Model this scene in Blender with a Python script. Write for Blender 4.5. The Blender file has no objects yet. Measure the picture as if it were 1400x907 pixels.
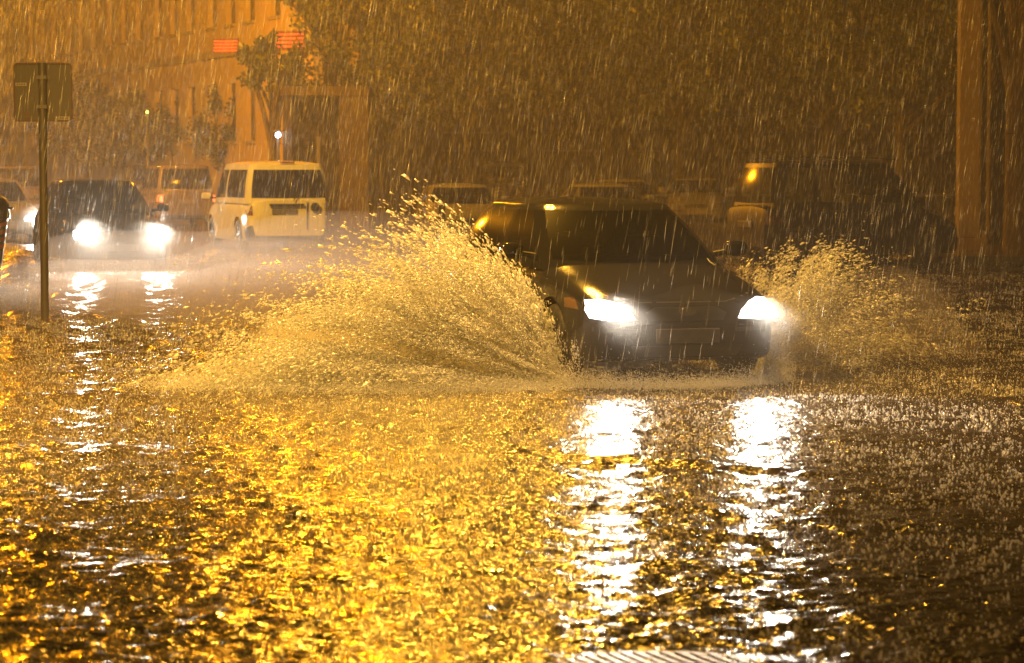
import bpy, bmesh, math, random
import numpy as np
from mathutils import Vector, Matrix
from mathutils.bvhtree import BVHTree

R = math.radians
random.seed(7)
rng = np.random.default_rng(11)
scene = bpy.context.scene
col = scene.collection

# ------------------------------------------------------------------ camera
EYE = 1.69
FPX = 3500.0                     # focal length in photo pixels (1400 wide)
HORIZON = 230.0
cam_data = bpy.data.cameras.new('camera')
cam_data.sensor_width = 36
cam_data.lens = FPX / 1400 * 36
cam_data.clip_start = 0.2
cam_data.clip_end = 2000
cam_data.dof.use_dof = True
cam_data.dof.focus_distance = 21
cam_data.dof.aperture_fstop = 4.5
cam = bpy.data.objects.new('camera', cam_data)
cam.location = (0, 0, EYE)
cam.rotation_euler = (R(90) - math.atan((453.5 - HORIZON) / FPX), 0, 0)
col.objects.link(cam)
scene.camera = cam

# ------------------------------------------------------------------ world and exposure
world = bpy.data.worlds.new('World')
scene.world = world
world.use_nodes = True
bg = world.node_tree.nodes['Background']
bg.inputs[0].default_value = (0.075, 0.034, 0.003, 1)     # night sky lit from below by the sodium lamps
bg.inputs[1].default_value = 0.28
scene.view_settings.view_transform = 'Standard'
scene.view_settings.look = 'None'
scene.view_settings.exposure = 0.0
scene.view_settings.gamma = 1.0
cy = scene.cycles
cy.use_denoising = True
cy.denoiser = 'OPENIMAGEDENOISE'
cy.max_bounces = 5
cy.diffuse_bounces = 2
cy.glossy_bounces = 3
cy.transmission_bounces = 3
cy.volume_bounces = 0
cy.transparent_max_bounces = 24
cy.sample_clamp_indirect = 4
cy.sample_clamp_direct = 0
cy.caustics_reflective = False
cy.caustics_refractive = False
cy.use_light_tree = True

SODIUM = (1.0, 0.35, 0.006)
SODIUM_NEAR = (1.0, 0.41, 0.016)
WHITE = (1.0, 0.87, 0.70)


def light_point(name, loc, energy, color, radius=0.15, parent=None):
    d = bpy.data.lights.new(name, 'POINT')
    d.energy = energy; d.color = color; d.shadow_soft_size = radius
    o = bpy.data.objects.new(name, d)
    o.location = loc
    col.objects.link(o)
    if parent: o.parent = parent
    return o


def light_spot(name, loc, rot, energy, color, cone, blend, radius=0.06, parent=None):
    d = bpy.data.lights.new(name, 'SPOT')
    d.energy = energy; d.color = color; d.shadow_soft_size = radius
    d.spot_size = R(cone); d.spot_blend = blend
    o = bpy.data.objects.new(name, d)
    o.location = loc; o.rotation_euler = rot
    col.objects.link(o)
    if parent: o.parent = parent
    return o


def gx(px, Y):
    """world x of a photo column at distance Y"""
    return (px - 700) / FPX * Y


# ------------------------------------------------------------------ materials
MATS = {}


def mat(name, color, rough=0.5, metal=0.0, spec=0.5, emit=None, estr=0.0, noise=0.0, nscale=8.0, bump=0.0, coat=0.0):
    if name in MATS: return MATS[name]
    m = bpy.data.materials.new(name)
    m.use_nodes = True
    nt = m.node_tree
    b = nt.nodes['Principled BSDF']
    b.inputs['Base Color'].default_value = (*color, 1)
    b.inputs['Roughness'].default_value = rough
    b.inputs['Metallic'].default_value = metal
    b.inputs['Specular IOR Level'].default_value = spec
    b.inputs['Coat Weight'].default_value = coat
    if coat: b.inputs['Coat Roughness'].default_value = 0.06
    if emit:
        b.inputs['Emission Color'].default_value = (*emit, 1)
        b.inputs['Emission Strength'].default_value = estr
        m.cycles.emission_sampling = 'NONE'
    if noise or bump:
        tc = nt.nodes.new('ShaderNodeTexCoord')
        n = nt.nodes.new('ShaderNodeTexNoise')
        n.inputs['Scale'].default_value = nscale
        n.inputs['Detail'].default_value = 5
        nt.links.new(tc.outputs['Object'], n.inputs['Vector'])
        if noise:
            mx = nt.nodes.new('ShaderNodeMix'); mx.data_type = 'RGBA'
            mx.inputs[6].default_value = tuple(c * (1 - noise) for c in color) + (1,)
            mx.inputs[7].default_value = tuple(min(1, c * (1 + noise)) for c in color) + (1,)
            nt.links.new(n.outputs['Fac'], mx.inputs[0])
            nt.links.new(mx.outputs[2], b.inputs['Base Color'])
        if bump:
            bp = nt.nodes.new('ShaderNodeBump')
            bp.inputs['Strength'].default_value = bump
            bp.inputs['Distance'].default_value = 0.02
            nt.links.new(n.outputs['Fac'], bp.inputs['Height'])
            nt.links.new(bp.outputs['Normal'], b.inputs['Normal'])
    MATS[name] = m
    return m


def wet_paint(name, color):
    """car paint covered in rain drops"""
    m = mat(name, color, rough=0.11, spec=0.18, coat=0.0)
    nt = m.node_tree
    b = nt.nodes['Principled BSDF']
    tc = nt.nodes.new('ShaderNodeTexCoord')
    v = nt.nodes.new('ShaderNodeTexVoronoi')
    v.inputs['Scale'].default_value = 70
    v.inputs['Randomness'].default_value = 1
    nt.links.new(tc.outputs['Object'], v.inputs['Vector'])
    bp = nt.nodes.new('ShaderNodeBump')
    bp.inputs['Strength'].default_value = 0.2
    bp.inputs['Distance'].default_value = 0.004
    bp.invert = True
    nt.links.new(v.outputs['Distance'], bp.inputs['Height'])
    nt.links.new(bp.outputs['Normal'], b.inputs['Normal'])
    nt.links.new(bp.outputs['Normal'], b.inputs['Coat Normal'])
    return m


def glass(name, tint, gloss=0.12):
    if name in MATS: return MATS[name]
    m = bpy.data.materials.new(name)
    m.use_nodes = True
    nt = m.node_tree
    nt.nodes.clear()
    out = nt.nodes.new('ShaderNodeOutputMaterial')
    mix = nt.nodes.new('ShaderNodeMixShader')
    tr = nt.nodes.new('ShaderNodeBsdfTransparent'); tr.inputs[0].default_value = (*tint, 1)
    gl = nt.nodes.new('ShaderNodeBsdfGlossy'); gl.inputs['Roughness'].default_value = 0.14
    fr = nt.nodes.new('ShaderNodeFresnel'); fr.inputs[0].default_value = 1.45
    nt.links.new(fr.outputs[0], mix.inputs[0])
    nt.links.new(tr.outputs[0], mix.inputs[1])
    nt.links.new(gl.outputs[0], mix.inputs[2])
    nt.links.new(mix.outputs[0], out.inputs[0])
    MATS[name] = m
    return m


def water_drop(name, glow=0.75, gloss=0.3, clear=0.0, grough=0.35):
    """a falling or flying drop of water: scatters light forward and glints"""
    m = bpy.data.materials.new(name)
    m.use_nodes = True
    nt = m.node_tree
    nt.nodes.clear()
    out = nt.nodes.new('ShaderNodeOutputMaterial')
    d = nt.nodes.new('ShaderNodeBsdfDiffuse'); d.inputs[0].default_value = (0.75, 0.78, 0.80, 1)
    t = nt.nodes.new('ShaderNodeBsdfTranslucent'); t.inputs[0].default_value = (0.85, 0.88, 0.9, 1)
    g = nt.nodes.new('ShaderNodeBsdfGlossy'); g.inputs['Roughness'].default_value = grough
    m1 = nt.nodes.new('ShaderNodeMixShader'); m1.inputs[0].default_value = glow
    m2 = nt.nodes.new('ShaderNodeMixShader'); m2.inputs[0].default_value = gloss
    nt.links.new(d.outputs[0], m1.inputs[1]); nt.links.new(t.outputs[0], m1.inputs[2])
    nt.links.new(m1.outputs[0], m2.inputs[1]); nt.links.new(g.outputs[0], m2.inputs[2])
    if clear:
        tr = nt.nodes.new('ShaderNodeBsdfTransparent')
        m3 = nt.nodes.new('ShaderNodeMixShader'); m3.inputs[0].default_value = clear
        nt.links.new(m2.outputs[0], m3.inputs[1]); nt.links.new(tr.outputs[0], m3.inputs[2])
        nt.links.new(m3.outputs[0], out.inputs[0])
    else:
        nt.links.new(m2.outputs[0], out.inputs[0])
    MATS[name] = m
    return m


def volume(name, color, density, aniso):
    m = bpy.data.materials.new(name)
    m.use_nodes = True
    nt = m.node_tree
    nt.nodes.clear()
    out = nt.nodes.new('ShaderNodeOutputMaterial')
    v = nt.nodes.new('ShaderNodeVolumePrincipled')
    v.inputs['Color'].default_value = (*color, 1)
    v.inputs['Density'].default_value = density
    v.inputs['Anisotropy'].default_value = aniso
    nt.links.new(v.outputs[0], out.inputs['Volume'])
    return m


# ------------------------------------------------------------------ object helpers
def tag(o, label=None, cat=None, group=None, kind=None):
    if label: o['label'] = label
    if cat: o['category'] = cat
    if group: o['group'] = group
    if kind: o['kind'] = kind
    return o


def empty(name, loc=(0, 0, 0), rz=0.0):
    o = bpy.data.objects.new(name, None)
    o.empty_display_size = 0.3
    o.location = loc; o.rotation_euler = (0, 0, rz)
    col.objects.link(o)
    return o


def link_mesh(name, me, m=None, parent=None):
    if m: 
        me.materials.clear(); me.materials.append(m)
    o = bpy.data.objects.new(name, me)
    col.objects.link(o)
    if parent: o.parent = parent
    return o


def smooth(me, angle=40):
    me.polygons.foreach_set('use_smooth', [True] * len(me.polygons))
    if angle and hasattr(me, 'set_sharp_from_angle'):
        me.set_sharp_from_angle(angle=R(angle))


def np_mesh(name, verts, faces):
    """verts (N,3), faces (M,k) arrays -> mesh, fast"""
    verts = np.ascontiguousarray(verts, dtype=np.float32)
    faces = np.ascontiguousarray(faces, dtype=np.int32)
    me = bpy.data.meshes.new(name)
    me.vertices.add(len(verts))
    me.vertices.foreach_set('co', verts.ravel())
    k = faces.shape[1]
    me.loops.add(faces.size)
    me.loops.foreach_set('vertex_index', faces.ravel())
    me.polygons.add(len(faces))
    me.polygons.foreach_set('loop_start', np.arange(0, faces.size, k, dtype=np.int32))
    me.polygons.foreach_set('loop_total', np.full(len(faces), k, dtype=np.int32))
    me.update(calc_edges=True)
    return me


class MB:
    """collects simple shapes into ONE mesh object"""
    def __init__(self): self.v = []; self.f = []

    def add(self, v, f):
        o = len(self.v)
        self.v += [tuple(p) for p in v]
        self.f += [tuple(i + o for i in q) for q in f]
        return self

    def box(self, x0, x1, y0, y1, z0, z1):
        return self.add([(x0, y0, z0), (x1, y0, z0), (x1, y1, z0), (x0, y1, z0), (x0, y0, z1), (x1, y0, z1), (x1, y1, z1), (x0, y1, z1)],
                        [(0, 3, 2, 1), (4, 5, 6, 7), (0, 1, 5, 4), (1, 2, 6, 5), (2, 3, 7, 6), (3, 0, 4, 7)])

    def tube(self, p0, p1, r0, r1=None, n=10):
        r1 = r0 if r1 is None else r1
        p0 = Vector(p0); p1 = Vector(p1)
        q = (p1 - p0).to_track_quat('Z', 'Y')
        v = []
        for p, r in ((p0, r0), (p1, r1)):
            for i in range(n):
                a = 2 * math.pi * i / n
                v.append(p + q @ Vector((r * math.cos(a), r * math.sin(a), 0)))
        f = [(i, (i + 1) % n, n + (i + 1) % n, n + i) for i in range(n)]
        f += [tuple(reversed(range(n))), tuple(range(n, 2 * n))]
        return self.add(v, f)

    def path(self, pts, radii, n=8):
        for i in range(len(pts) - 1):
            self.tube(pts[i], pts[i + 1], radii[i], radii[i + 1], n)
        return self

    def lathe(self, prof, n=24, axis='z', c=(0, 0, 0)):
        v = []
        for r, h in prof:
            for i in range(n):
                a = 2 * math.pi * i / n
                x, y = r * math.cos(a), r * math.sin(a)
                p = (x, y, h) if axis == 'z' else (h, x, y)
                v.append((p[0] + c[0], p[1] + c[1], p[2] + c[2]))
        f = []
        m = len(prof)
        for j in range(m - 1):
            for i in range(n):
                a, b = j * n + i, j * n + (i + 1) % n
                f.append((a, b, b + n, a + n))
        return self.add(v, f)

    def build(self, name, m, parent=None, sm=None, bevel=0.0):
        me = bpy.data.meshes.new(name)
        me.from_pydata(self.v, [], self.f)
        if bevel:
            bm = bmesh.new(); bm.from_mesh(me)
            bmesh.ops.remove_doubles(bm, verts=bm.verts, dist=1e-5)
            es = [e for e in bm.edges if len(e.link_faces) == 2 and e.calc_face_angle(0) > 0.6]
            bmesh.ops.bevel(bm, geom=es, offset=bevel, segments=2, affect='EDGES', profile=0.6)
            bm.to_mesh(me); bm.free()
        if sm: smooth(me, sm)
        return link_mesh(name, me, m, parent)


def copy_tree(o, parent=None):
    c = o.copy()
    col.objects.link(c)
    c.parent = parent
    for ch in [x for x in o.children]:
        copy_tree(ch, c)
    return c


def prof(pts):
    xs = np.array([p[0] for p in pts], float); ys = np.array([p[1] for p in pts], float)
    d = np.diff(ys) / np.diff(xs)
    m = np.zeros(len(xs)); m[0] = d[0]; m[-1] = d[-1]
    for i in range(1, len(xs) - 1):
        m[i] = 0 if d[i - 1] * d[i] <= 0 else 2 * d[i - 1] * d[i] / (d[i - 1] + d[i])

    def f(x):
        x = min(max(x, xs[0]), xs[-1])
        i = int(min(np.searchsorted(xs, x, side='right') - 1, len(xs) - 2))
        h = xs[i + 1] - xs[i]; t = (x - xs[i]) / h
        return ((2 * t**3 - 3 * t**2 + 1) * ys[i] + (t**3 - 2 * t**2 + t) * h * m[i]
                + (-2 * t**3 + 3 * t**2) * ys[i + 1] + (t**3 - t**2) * h * m[i + 1])
    return f


# ------------------------------------------------------------------ vehicles
BLACK_PLASTIC = mat('black_plastic', (0.012, 0.012, 0.013), 0.45)
RUBBER = mat('tyre_rubber', (0.015, 0.015, 0.015), 0.6)
ALLOY = mat('alloy', (0.16, 0.16, 0.165), 0.35, metal=0.9)
CHROME = mat('chrome', (0.75, 0.75, 0.75), 0.12, metal=1.0)
PLATE = mat('number_plate', (0.15, 0.135, 0.12), 0.4, noise=0.35, nscale=14)
PLATE_INK = mat('plate_ink', (0.05, 0.05, 0.055), 0.5)
SEAT = mat('seat_fabric', (0.03, 0.03, 0.032), 0.9)
CAR_GLASS = glass('car_glass', (0.22, 0.24, 0.22))
DARK_GLASS = glass('dark_glass', (0.05, 0.055, 0.05))
HEAD_ON = mat('headlamp_lit', (0.9, 0.9, 0.9), 0.2, emit=(1.0, 0.97, 0.93), estr=40)
HEAD_MAIN = mat('headlamp_lit_low_beam', (0.9, 0.9, 0.9), 0.2, emit=(1.0, 0.97, 0.93), estr=6)
HEAD_OFF = mat('headlamp_unlit', (0.08, 0.08, 0.09), 0.15, coat=0.5)
TAIL_OFF = mat('tail_lamp_unlit', (0.13, 0.01, 0.008), 0.3, coat=0.2)
TAIL_ON = mat('tail_lamp_lit', (0.5, 0.02, 0.01), 0.2, emit=(1.0, 0.10, 0.03), estr=7)
AMBER = mat('amber_lamp', (0.06, 0.025, 0.006), 0.25, coat=0.3)

SEC = [(0, 0), (0.45, 0), (0.86, 0.0), (0.95, 0.035), (0.982, 0.14), (0.995, 0.30), (1.0, 0.46), (0.994, 0.60), (0.982, 0.72),
       (0.962, 0.82), (0.925, 0.905), (0.85, 0.955), (0.66, 0.98), (0.34, 0.995), (0, 1.0)]


def rounded_rect(cx, cz, w, h, r, n=4):
    out = []
    for sx, sz, a0 in ((1, 1, 0), (-1, 1, 90), (-1, -1, 180), (1, -1, 270)):
        for i in range(n + 1):
            a = R(a0 + 90 * i / n)
            out.append((cx + sx * (w / 2 - r) + r * math.cos(a), cz + sz * (h / 2 - r) + r * math.sin(a)))
    return out


def drape(name, bvh, poly, view, m, parent, lift=0.006, depth=0.02, cuts=2, fallback=None, flip=False):
    """lay a 2-D outline on the bodywork, as a pad with real thickness"""
    bm = bmesh.new()
    vs = [bm.verts.new((a, 0, b)) for a, b in poly]
    bm.faces.new(vs)
    bmesh.ops.triangulate(bm, faces=bm.faces[:])
    if cuts:
        bmesh.ops.subdivide_edges(bm, edges=bm.edges[:], cuts=cuts, use_grid_fill=True)
        bmesh.ops.triangulate(bm, faces=bm.faces[:])
    bm.verts.index_update()
    dirs = {'front': Vector((0, 1, 0)), 'rear': Vector((0, -1, 0)), 'right': Vector((-1, 0, 0)), 'left': Vector((1, 0, 0))}
    d = dirs[view]
    last = None
    base = []
    for v in bm.verts:
        a, b = v.co.x, v.co.z
        p = Vector((a, 0, b)) if view in ('front', 'rear') else Vector((0, a, b))
        hit = bvh.ray_cast(p - d * 8, d)
        if hit[0] is None:
            hit = bvh.find_nearest(p - d * 1.2)
        base.append(Vector(hit[0]))
    for v, q in zip(bm.verts, base):
        v.co = q - d * lift
    bmesh.ops.recalc_face_normals(bm, faces=bm.faces[:])
    # thickness towards the body
    edges = [e for e in bm.edges if e.is_boundary]
    ret = bmesh.ops.extrude_edge_only(bm, edges=edges)
    for g in ret['geom']:
        if isinstance(g, bmesh.types.BMVert): g.co += d * (depth + lift)
    bmesh.ops.recalc_face_normals(bm, faces=bm.faces[:])
    me = bpy.data.meshes.new(name)
    bm.to_mesh(me); bm.free()
    smooth(me, 50)
    return link_mesh(name, me, m, parent)


def mesh_obj(name, verts, faces, m, parent, sm=35):
    """verts list shared, faces subset -> compact mesh"""
    used = {}
    vv = []; ff = []
    for f in faces:
        q = []
        for i in f:
            if i not in used:
                used[i] = len(vv); vv.append(verts[i])
            if not q or q[-1] != used[i]: q.append(used[i])
        if len(q) >= 3: ff.append(tuple(q))
    me = bpy.data.meshes.new(name)
    me.from_pydata(vv, [], ff)
    bm = bmesh.new(); bm.from_mesh(me)
    bmesh.ops.dissolve_degenerate(bm, dist=1e-5, edges=bm.edges[:])
    bm.to_mesh(me); bm.free()
    if sm: smooth(me, sm)
    return link_mesh(name, me, m, parent)


def make_vehicle(name, P, paint, glassmat, lit, tail_lit, detail=True):
    """P: shape parameters. Local frame: forward is -Y, front bumper at y=-L/2."""
    L, W, H = P['L'], P['W'], P['H']
    hw0 = W / 2
    root = empty(name)
    top = prof(P['deck'])
    hwf = prof([(0, P.get('nose', 0.72)), (0.05, 0.82), (0.16, 0.905), (0.38, 0.965), (0.8, 1.0), (L * 0.55, 1.0), (L - 0.55, 0.985), (L - 0.2, 0.94), (L - 0.05, 0.88), (L, 0.80)])
    bot = prof([(0, 0.30), (0.06, 0.22), (0.25, 0.19), (0.6, 0.18), (L - 0.6, 0.18), (L - 0.2, 0.24), (L, 0.33)])
    wr = P['wheel_r']; ar = wr + 0.055
    axles = P['axles']
    ys = set(list(np.linspace(0, L, 30)) + [0.02, 0.05, 0.09, 0.14, 0.2, 0.27, L - 0.02, L - 0.05, L - 0.1, L - 0.17])
    for a in axles:
        for t in np.linspace(-1, 1, 15):
            ys.add(a + ar * math.sin(t * math.pi / 2))
    for a, b in P['doors']:
        ys.add(a); ys.add(b)
    ys = sorted(ys)
    yy = [ys[0]]
    for y in ys[1:]:
        if y - yy[-1] > 0.008: yy.append(y)
    ys = yy
    nS = len(SEC); ring = 2 * nS - 2
    V = []
    for y in ys:
        zt = top(y); zb = bot(y); hw = hw0 * hwf(y)
        za = 0
        for a in axles:
            if abs(y - a) < ar: za = max(za, wr + math.sqrt(max(0, ar * ar - (y - a) ** 2)))
        sec = []
        for fx, fz in SEC:
            z = zb + fz * (zt - zb) - (0.02 * fx * fx if fz > 0.9 else 0)
            if za: z = max(z, min(za, zt - 0.05))
            sec.append((fx * hw, z))
        for x, z in sec: V.append((x, y - L / 2, z))
        for x, z in reversed(sec[1:-1]): V.append((-x, y - L / 2, z))
    nst = len(ys)
    groups = {'body': [], 'hood': [], 'bumper': [], 'door0': [], 'door1': []}
    allf = []
    for j in range(nst - 1):
        ym = (ys[j] + ys[j + 1]) / 2
        for i in range(ring):
            a = j * ring + i; b = j * ring + (i + 1) % ring
            f = (a, a + ring, b + ring, b)
            allf.append(f)
            ii = i if i < nS - 1 else ring - 1 - i
            g = 'body'
            if P['hood'][0] < ym < P['hood'][1] and ii >= 10: g = 'hood'
            elif ym < 0.30 and ii < 5: g = 'bumper'
            elif ym > L - 0.26 and ii < 5: g = 'rear_bumper'
            for k, (d0, d1) in enumerate(P['doors']):
                if d0 < ym < d1 and 3 <= ii <= 10 and g == 'body': g = 'door%d%s' % (k, 'a' if i < nS - 1 else 'b')
            groups.setdefault(g, []).append(f)
    cap0 = tuple(range(ring)); cap1 = tuple(reversed(range((nst - 1) * ring, nst * ring)))
    allf += [cap0, cap1]
    groups['bumper'] += [cap0]; groups['body'] += [cap1]
    body = mesh_obj('body', V, groups['body'], paint, root)
    if groups['hood']: mesh_obj('hood', V, groups['hood'], paint, root)
    mesh_obj('bumper', V, groups['bumper'], P.get('bumper_mat', paint), root)
    mesh_obj('rear_bumper', V, groups['rear_bumper'], P.get('bumper_mat', paint), root)
    doors = {}
    for k in range(len(P['doors'])):
        for s in 'ab':
            if groups.get('door%d%s' % (k, s)):
                doors[(k, s)] = mesh_obj('door', V, groups['door%d%s' % (k, s)], paint, root)
    bvh = BVHTree.FromPolygons([Vector(v) for v in V], allf)

    # cabin -------------------------------------------------------------
    C = P['cabin']
    hb, ht = hw0 * C['hb'], hw0 * C['ht']
    zr = H - C.get('crown', 0.06)
    yF0, yF1 = C['front']; yR0, yR1 = C['rear']      # belt / roof
    bF0, bF1, bR = C.get('bowF', 0.16), C.get('bowR1', 0.10), C.get('bowR', 0.08)
    cols = []                                        # (belt(x,y), top(x,y), kind of the cell after)
    for u in (0, 0.3, 0.6, 0.85, 1.0):
        cols.append(((0.87 * hb * u, yF0 + bF0 * u * u), (0.88 * ht * u, yF1 + bF1 * u * u), 'windshield' if u < 1 else 'pillar'))
    cols.append(((0.955 * hb, yF0 + bF0 + 0.10), (0.965 * ht, yF1 + bF1 + 0.08), 'pillar'))
    side = C['side']                                 # list (ybelt, ytop, kind)
    for yb_, yt_, k in side:
        fb = 1 - 0.03 * ((yb_ - (yF0 + yR0) / 2) / ((yR0 - yF0) / 2)) ** 2
        cols.append(((hb * fb, yb_), (ht * fb, yt_), k))
    for u in (1.0, 0.85, 0.6, 0.3, 0):
        cols.append(((0.88 * hb * u, yR0 - bR * u * u), (0.88 * ht * u, yR1 - bR * u * u), 'rear_window'))
    cols[len(cols) - 5 - 1] = (cols[-6][0], cols[-6][1], 'pillar')
    nC = len(cols); cring = 2 * nC - 2
    rows = [-0.12, C.get('wb', 0.06), 0.25, 0.5, 0.75, C.get('wt', 0.90), 1.0]
    CV = []
    def cpos(c, v):
        (x0, y0), (x1, y1), _ = c
        b = 4 * max(v, 0) * (1 - max(v, 0))
        x = x0 + (x1 - x0) * v; y = y0 + (y1 - y0) * v
        x *= 1 + C.get('bulge', 0.03) * b
        ymid = (yF0 + yR0) / 2
        y = ymid + (y - ymid) * (1 + C.get('bulge', 0.03) * 0.8 * b)
        zb = top(min(max(y0, 0), L)) - 0.02
        return (x, y - L / 2, zb + (zr - zb) * v)
    for v in rows:
        for c in cols: CV.append(cpos(c, v))
        for c in reversed(cols[1:-1]):
            p = cpos(c, v); CV.append((-p[0], p[1], p[2]))
    nr = len(rows)
    yc = (yF1 + yR1) / 2 - L / 2
    crown = C.get('crown', 0.06)
    ks = [0.955, 0.86, 0.66, 0.38]
    for k in ks:
        for i in range(cring):
            x, y, z = CV[(nr - 1) * cring + i]
            zz = zr + crown * (1 - ((k - 0.0)) ** 3.0) * 1.0
            CV.append((x * k, yc + (y - yc) * k, zz))
    CV.append((0, yc, H))
    G = {}
    tot = nr + len(ks)
    def kind(i):
        ii = i if i < nC - 1 else cring - 1 - i
        return cols[ii][2] + ('' if cols[ii][2] in ('windshield', 'rear_window', 'pillar') else ('R' if i < nC - 1 else 'L'))
    for r in range(tot - 1):
        for i in range(cring):
            a = r * cring + i; b = r * cring + (i + 1) % cring
            f = (a, b, b + cring, a + cring)
            k = kind(i)
            if 1 <= r < 5 and k != 'pillar': G.setdefault(k, []).append(f)
            elif r >= 5: G.setdefault('roof', []).append(f)
            else: G.setdefault('pillar', []).append(f)
    for i in range(cring):
        G['roof'].append(((tot - 1) * cring + i, (tot - 1) * cring + (i + 1) % cring, len(CV) - 1))
    cabf = [f for g in G.values() for f in g]
    cbvh = BVHTree.FromPolygons([Vector(v) for v in CV], cabf)
    for g, fs in G.items():
        if g == 'roof': mesh_obj('roof', CV, fs, paint, root, 50)
        elif g == 'pillar': mesh_obj('window_frame', CV, fs, P.get('pillar_mat', paint), root)
        elif g == 'windshield': mesh_obj('windshield', CV, fs, CAR_GLASS, root)
        elif g == 'rear_window': mesh_obj('rear_window', CV, fs, glassmat, root)
        elif g.startswith('panel'): mesh_obj('side_panel', CV, fs, paint, root)
        else: mesh_obj('side_window', CV, fs, glassmat, root)

    # wheels ---------------------------------------------------------------
    tw = 0.20
    tprof = [(wr * 0.66, -tw / 2), (wr * 0.80, -tw / 2 - 0.005), (wr * 0.96, -tw * 0.43), (wr, -tw * 0.30), (wr, tw * 0.30), (wr * 0.96, tw * 0.43),
             (wr * 0.80, tw / 2 + 0.005), (wr * 0.66, tw / 2)]
    tm = None; rm = None
    for a in axles:
        for s in (-1, 1):
            if tm is None:
                w = MB().lathe(tprof, 28, 'x').build('wheel', RUBBER, root, 40); tm = w.data
                rb = MB()
                rb.lathe([(wr * 0.67, -tw / 2 + 0.005), (wr * 0.63, -tw / 2), (wr * 0.60, -tw / 2 + 0.03), (wr * 0.58, 0.0), (0.02, 0.0)], 28, 'x')
                rb.lathe([(wr * 0.20, -tw / 2 + 0.01), (0.001, -tw / 2 + 0.0)], 14, 'x')
                rb.lathe([(wr * 0.20, -tw / 2 + 0.01), (wr * 0.20, 0.0)], 14, 'x')
                for k in range(5):
                    an = 2 * math.pi * k / 5
                    c, s_ = math.cos(an), math.sin(an)
                    r0, r1, hw_ = wr * 0.15, wr * 0.63, wr * 0.085
                    pts = []
                    for (rr, xx) in ((r0, -tw / 2 + 0.012), (r1, -tw / 2 + 0.012), (r1, -tw / 2 + 0.05), (r0, -tw / 2 + 0.05)):
                        for q in (-hw_, hw_):
                            pts.append((xx, rr * c - q * s_, rr * s_ + q * c))
                    rb.add(pts, [(0, 1, 3, 2), (0, 2, 4, 6), (1, 7, 5, 3), (2, 3, 5, 4), (6, 4, 5, 7)])
                rim = rb.build('rim', ALLOY, w, 30); rm = rim.data
            else:
                w = link_mesh('wheel', tm, None, root)
                rim = link_mesh('rim', rm, None, w)
            w.location = (s * (hw0 - tw / 2 - 0.015), a - L / 2, wr)
            if s > 0: w.rotation_euler = (0, 0, math.pi)

    # lamps, plate, grille -------------------------------------------------
    for s in (-1, 1):
        hp = [(s * x, z) for x, z in P['headlamp']]
        h = drape('headlight', bvh, hp, 'front', P.get('lens', HEAD_ON) if lit else HEAD_OFF, root, 0.018, 0.03, 3)
        tp = [(s * x, z) for x, z in P['taillamp']]
        drape('tail_light', bvh if not P.get('tail_on_cabin') else bvh, tp, 'rear', TAIL_ON if tail_lit else TAIL_OFF, root, 0.010)
        # door mirrors
        m = MB()
        mx, my, mz = hb * 1.02, C['front'][0] + bF0 + 0.22 - L / 2, top(C['front'][0]) + 0.06
        mm = bmesh.new()
        bmesh.ops.create_uvsphere(mm, u_segments=14, v_segments=9, radius=1)
        for v in mm.verts:
            v.co.x = math.copysign(abs(v.co.x) ** 0.5, v.co.x) * 0.10
            v.co.z = math.copysign(abs(v.co.z) ** 0.5, v.co.z) * 0.066
            v.co.y *= 0.06 if v.co.y < 0 else 0.025
            v.co += Vector((s * (mx + 0.17), my, mz + 0.05))
        me = bpy.data.meshes.new('side_mirror'); mm.to_mesh(me); mm.free(); smooth(me, 60)
        mo = link_mesh('side_mirror', me, P.get('mirror_mat', paint), root)
        MB().tube((s * (mx - 0.03), my, mz), (s * (mx + 0.12), my, mz + 0.03), 0.028, 0.02, 8).build('stalk', BLACK_PLASTIC, mo, 40)
        for k, (d0, d1) in enumerate(P['doors']):
            hd = doors.get((k, 'a' if s > 0 else 'b'))
            yh = d1 - 0.16 - L / 2; zh = top(d1) - 0.13
            q = bvh.ray_cast(Vector((s * 3, yh, zh)), Vector((-s, 0, 0)))
            if q[0] and hd:
                x = q[0].x
                MB().tube((x + s * 0.022, yh - 0.09, zh), (x + s * 0.022, yh + 0.09, zh), 0.014, 0.012, 8).build('handle', P.get('handle_mat', paint), hd, 40)
            # shut lines of the door: dark rubber gaps
            for yd in (d0, d1):
                poly = [(yd - L / 2 - 0.005, 0.30), (yd - L / 2 + 0.005, 0.30), (yd - L / 2 + 0.005, top(yd) - 0.05), (yd - L / 2 - 0.005, top(yd) - 0.05)]
                if detail and hd: drape('door_seal', bvh, poly, 'right' if s > 0 else 'left', BLACK_PLASTIC, root, 0.002, 0.006, 1)
    for pl, pts in P.get('extras_front', []):
        m_, lift = pl[1], pl[2]
        drape(pl[0], bvh, pts, 'front', m_, root, lift)
    for pl, pts in P.get('extras_rear', []):
        drape(pl[0], bvh, pts, 'rear', pl[1], root, pl[2])
    # plates, flat and upright
    for view, zc in (('front', P['plate'][0]), ('rear', P['plate'][1])):
        px0 = P.get('plate_x', 0) if view == 'rear' else 0
        sgn = -1 if view == 'front' else 1
        q = bvh.ray_cast(Vector((0, 5 * sgn, zc)), Vector((0, -sgn, 0)))
        y = (q[0].y if q[0] else sgn * L / 2) + sgn * 0.012
        pm = MB().box(px0 - 0.26, px0 + 0.26, min(y, y + sgn * 0.012), max(y, y + sgn * 0.012), zc - 0.055, zc + 0.055).build('number_plate', PLATE, root, None, 0.004)
    # seats
    zb = top((C['front'][0] + 1.1))
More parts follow.
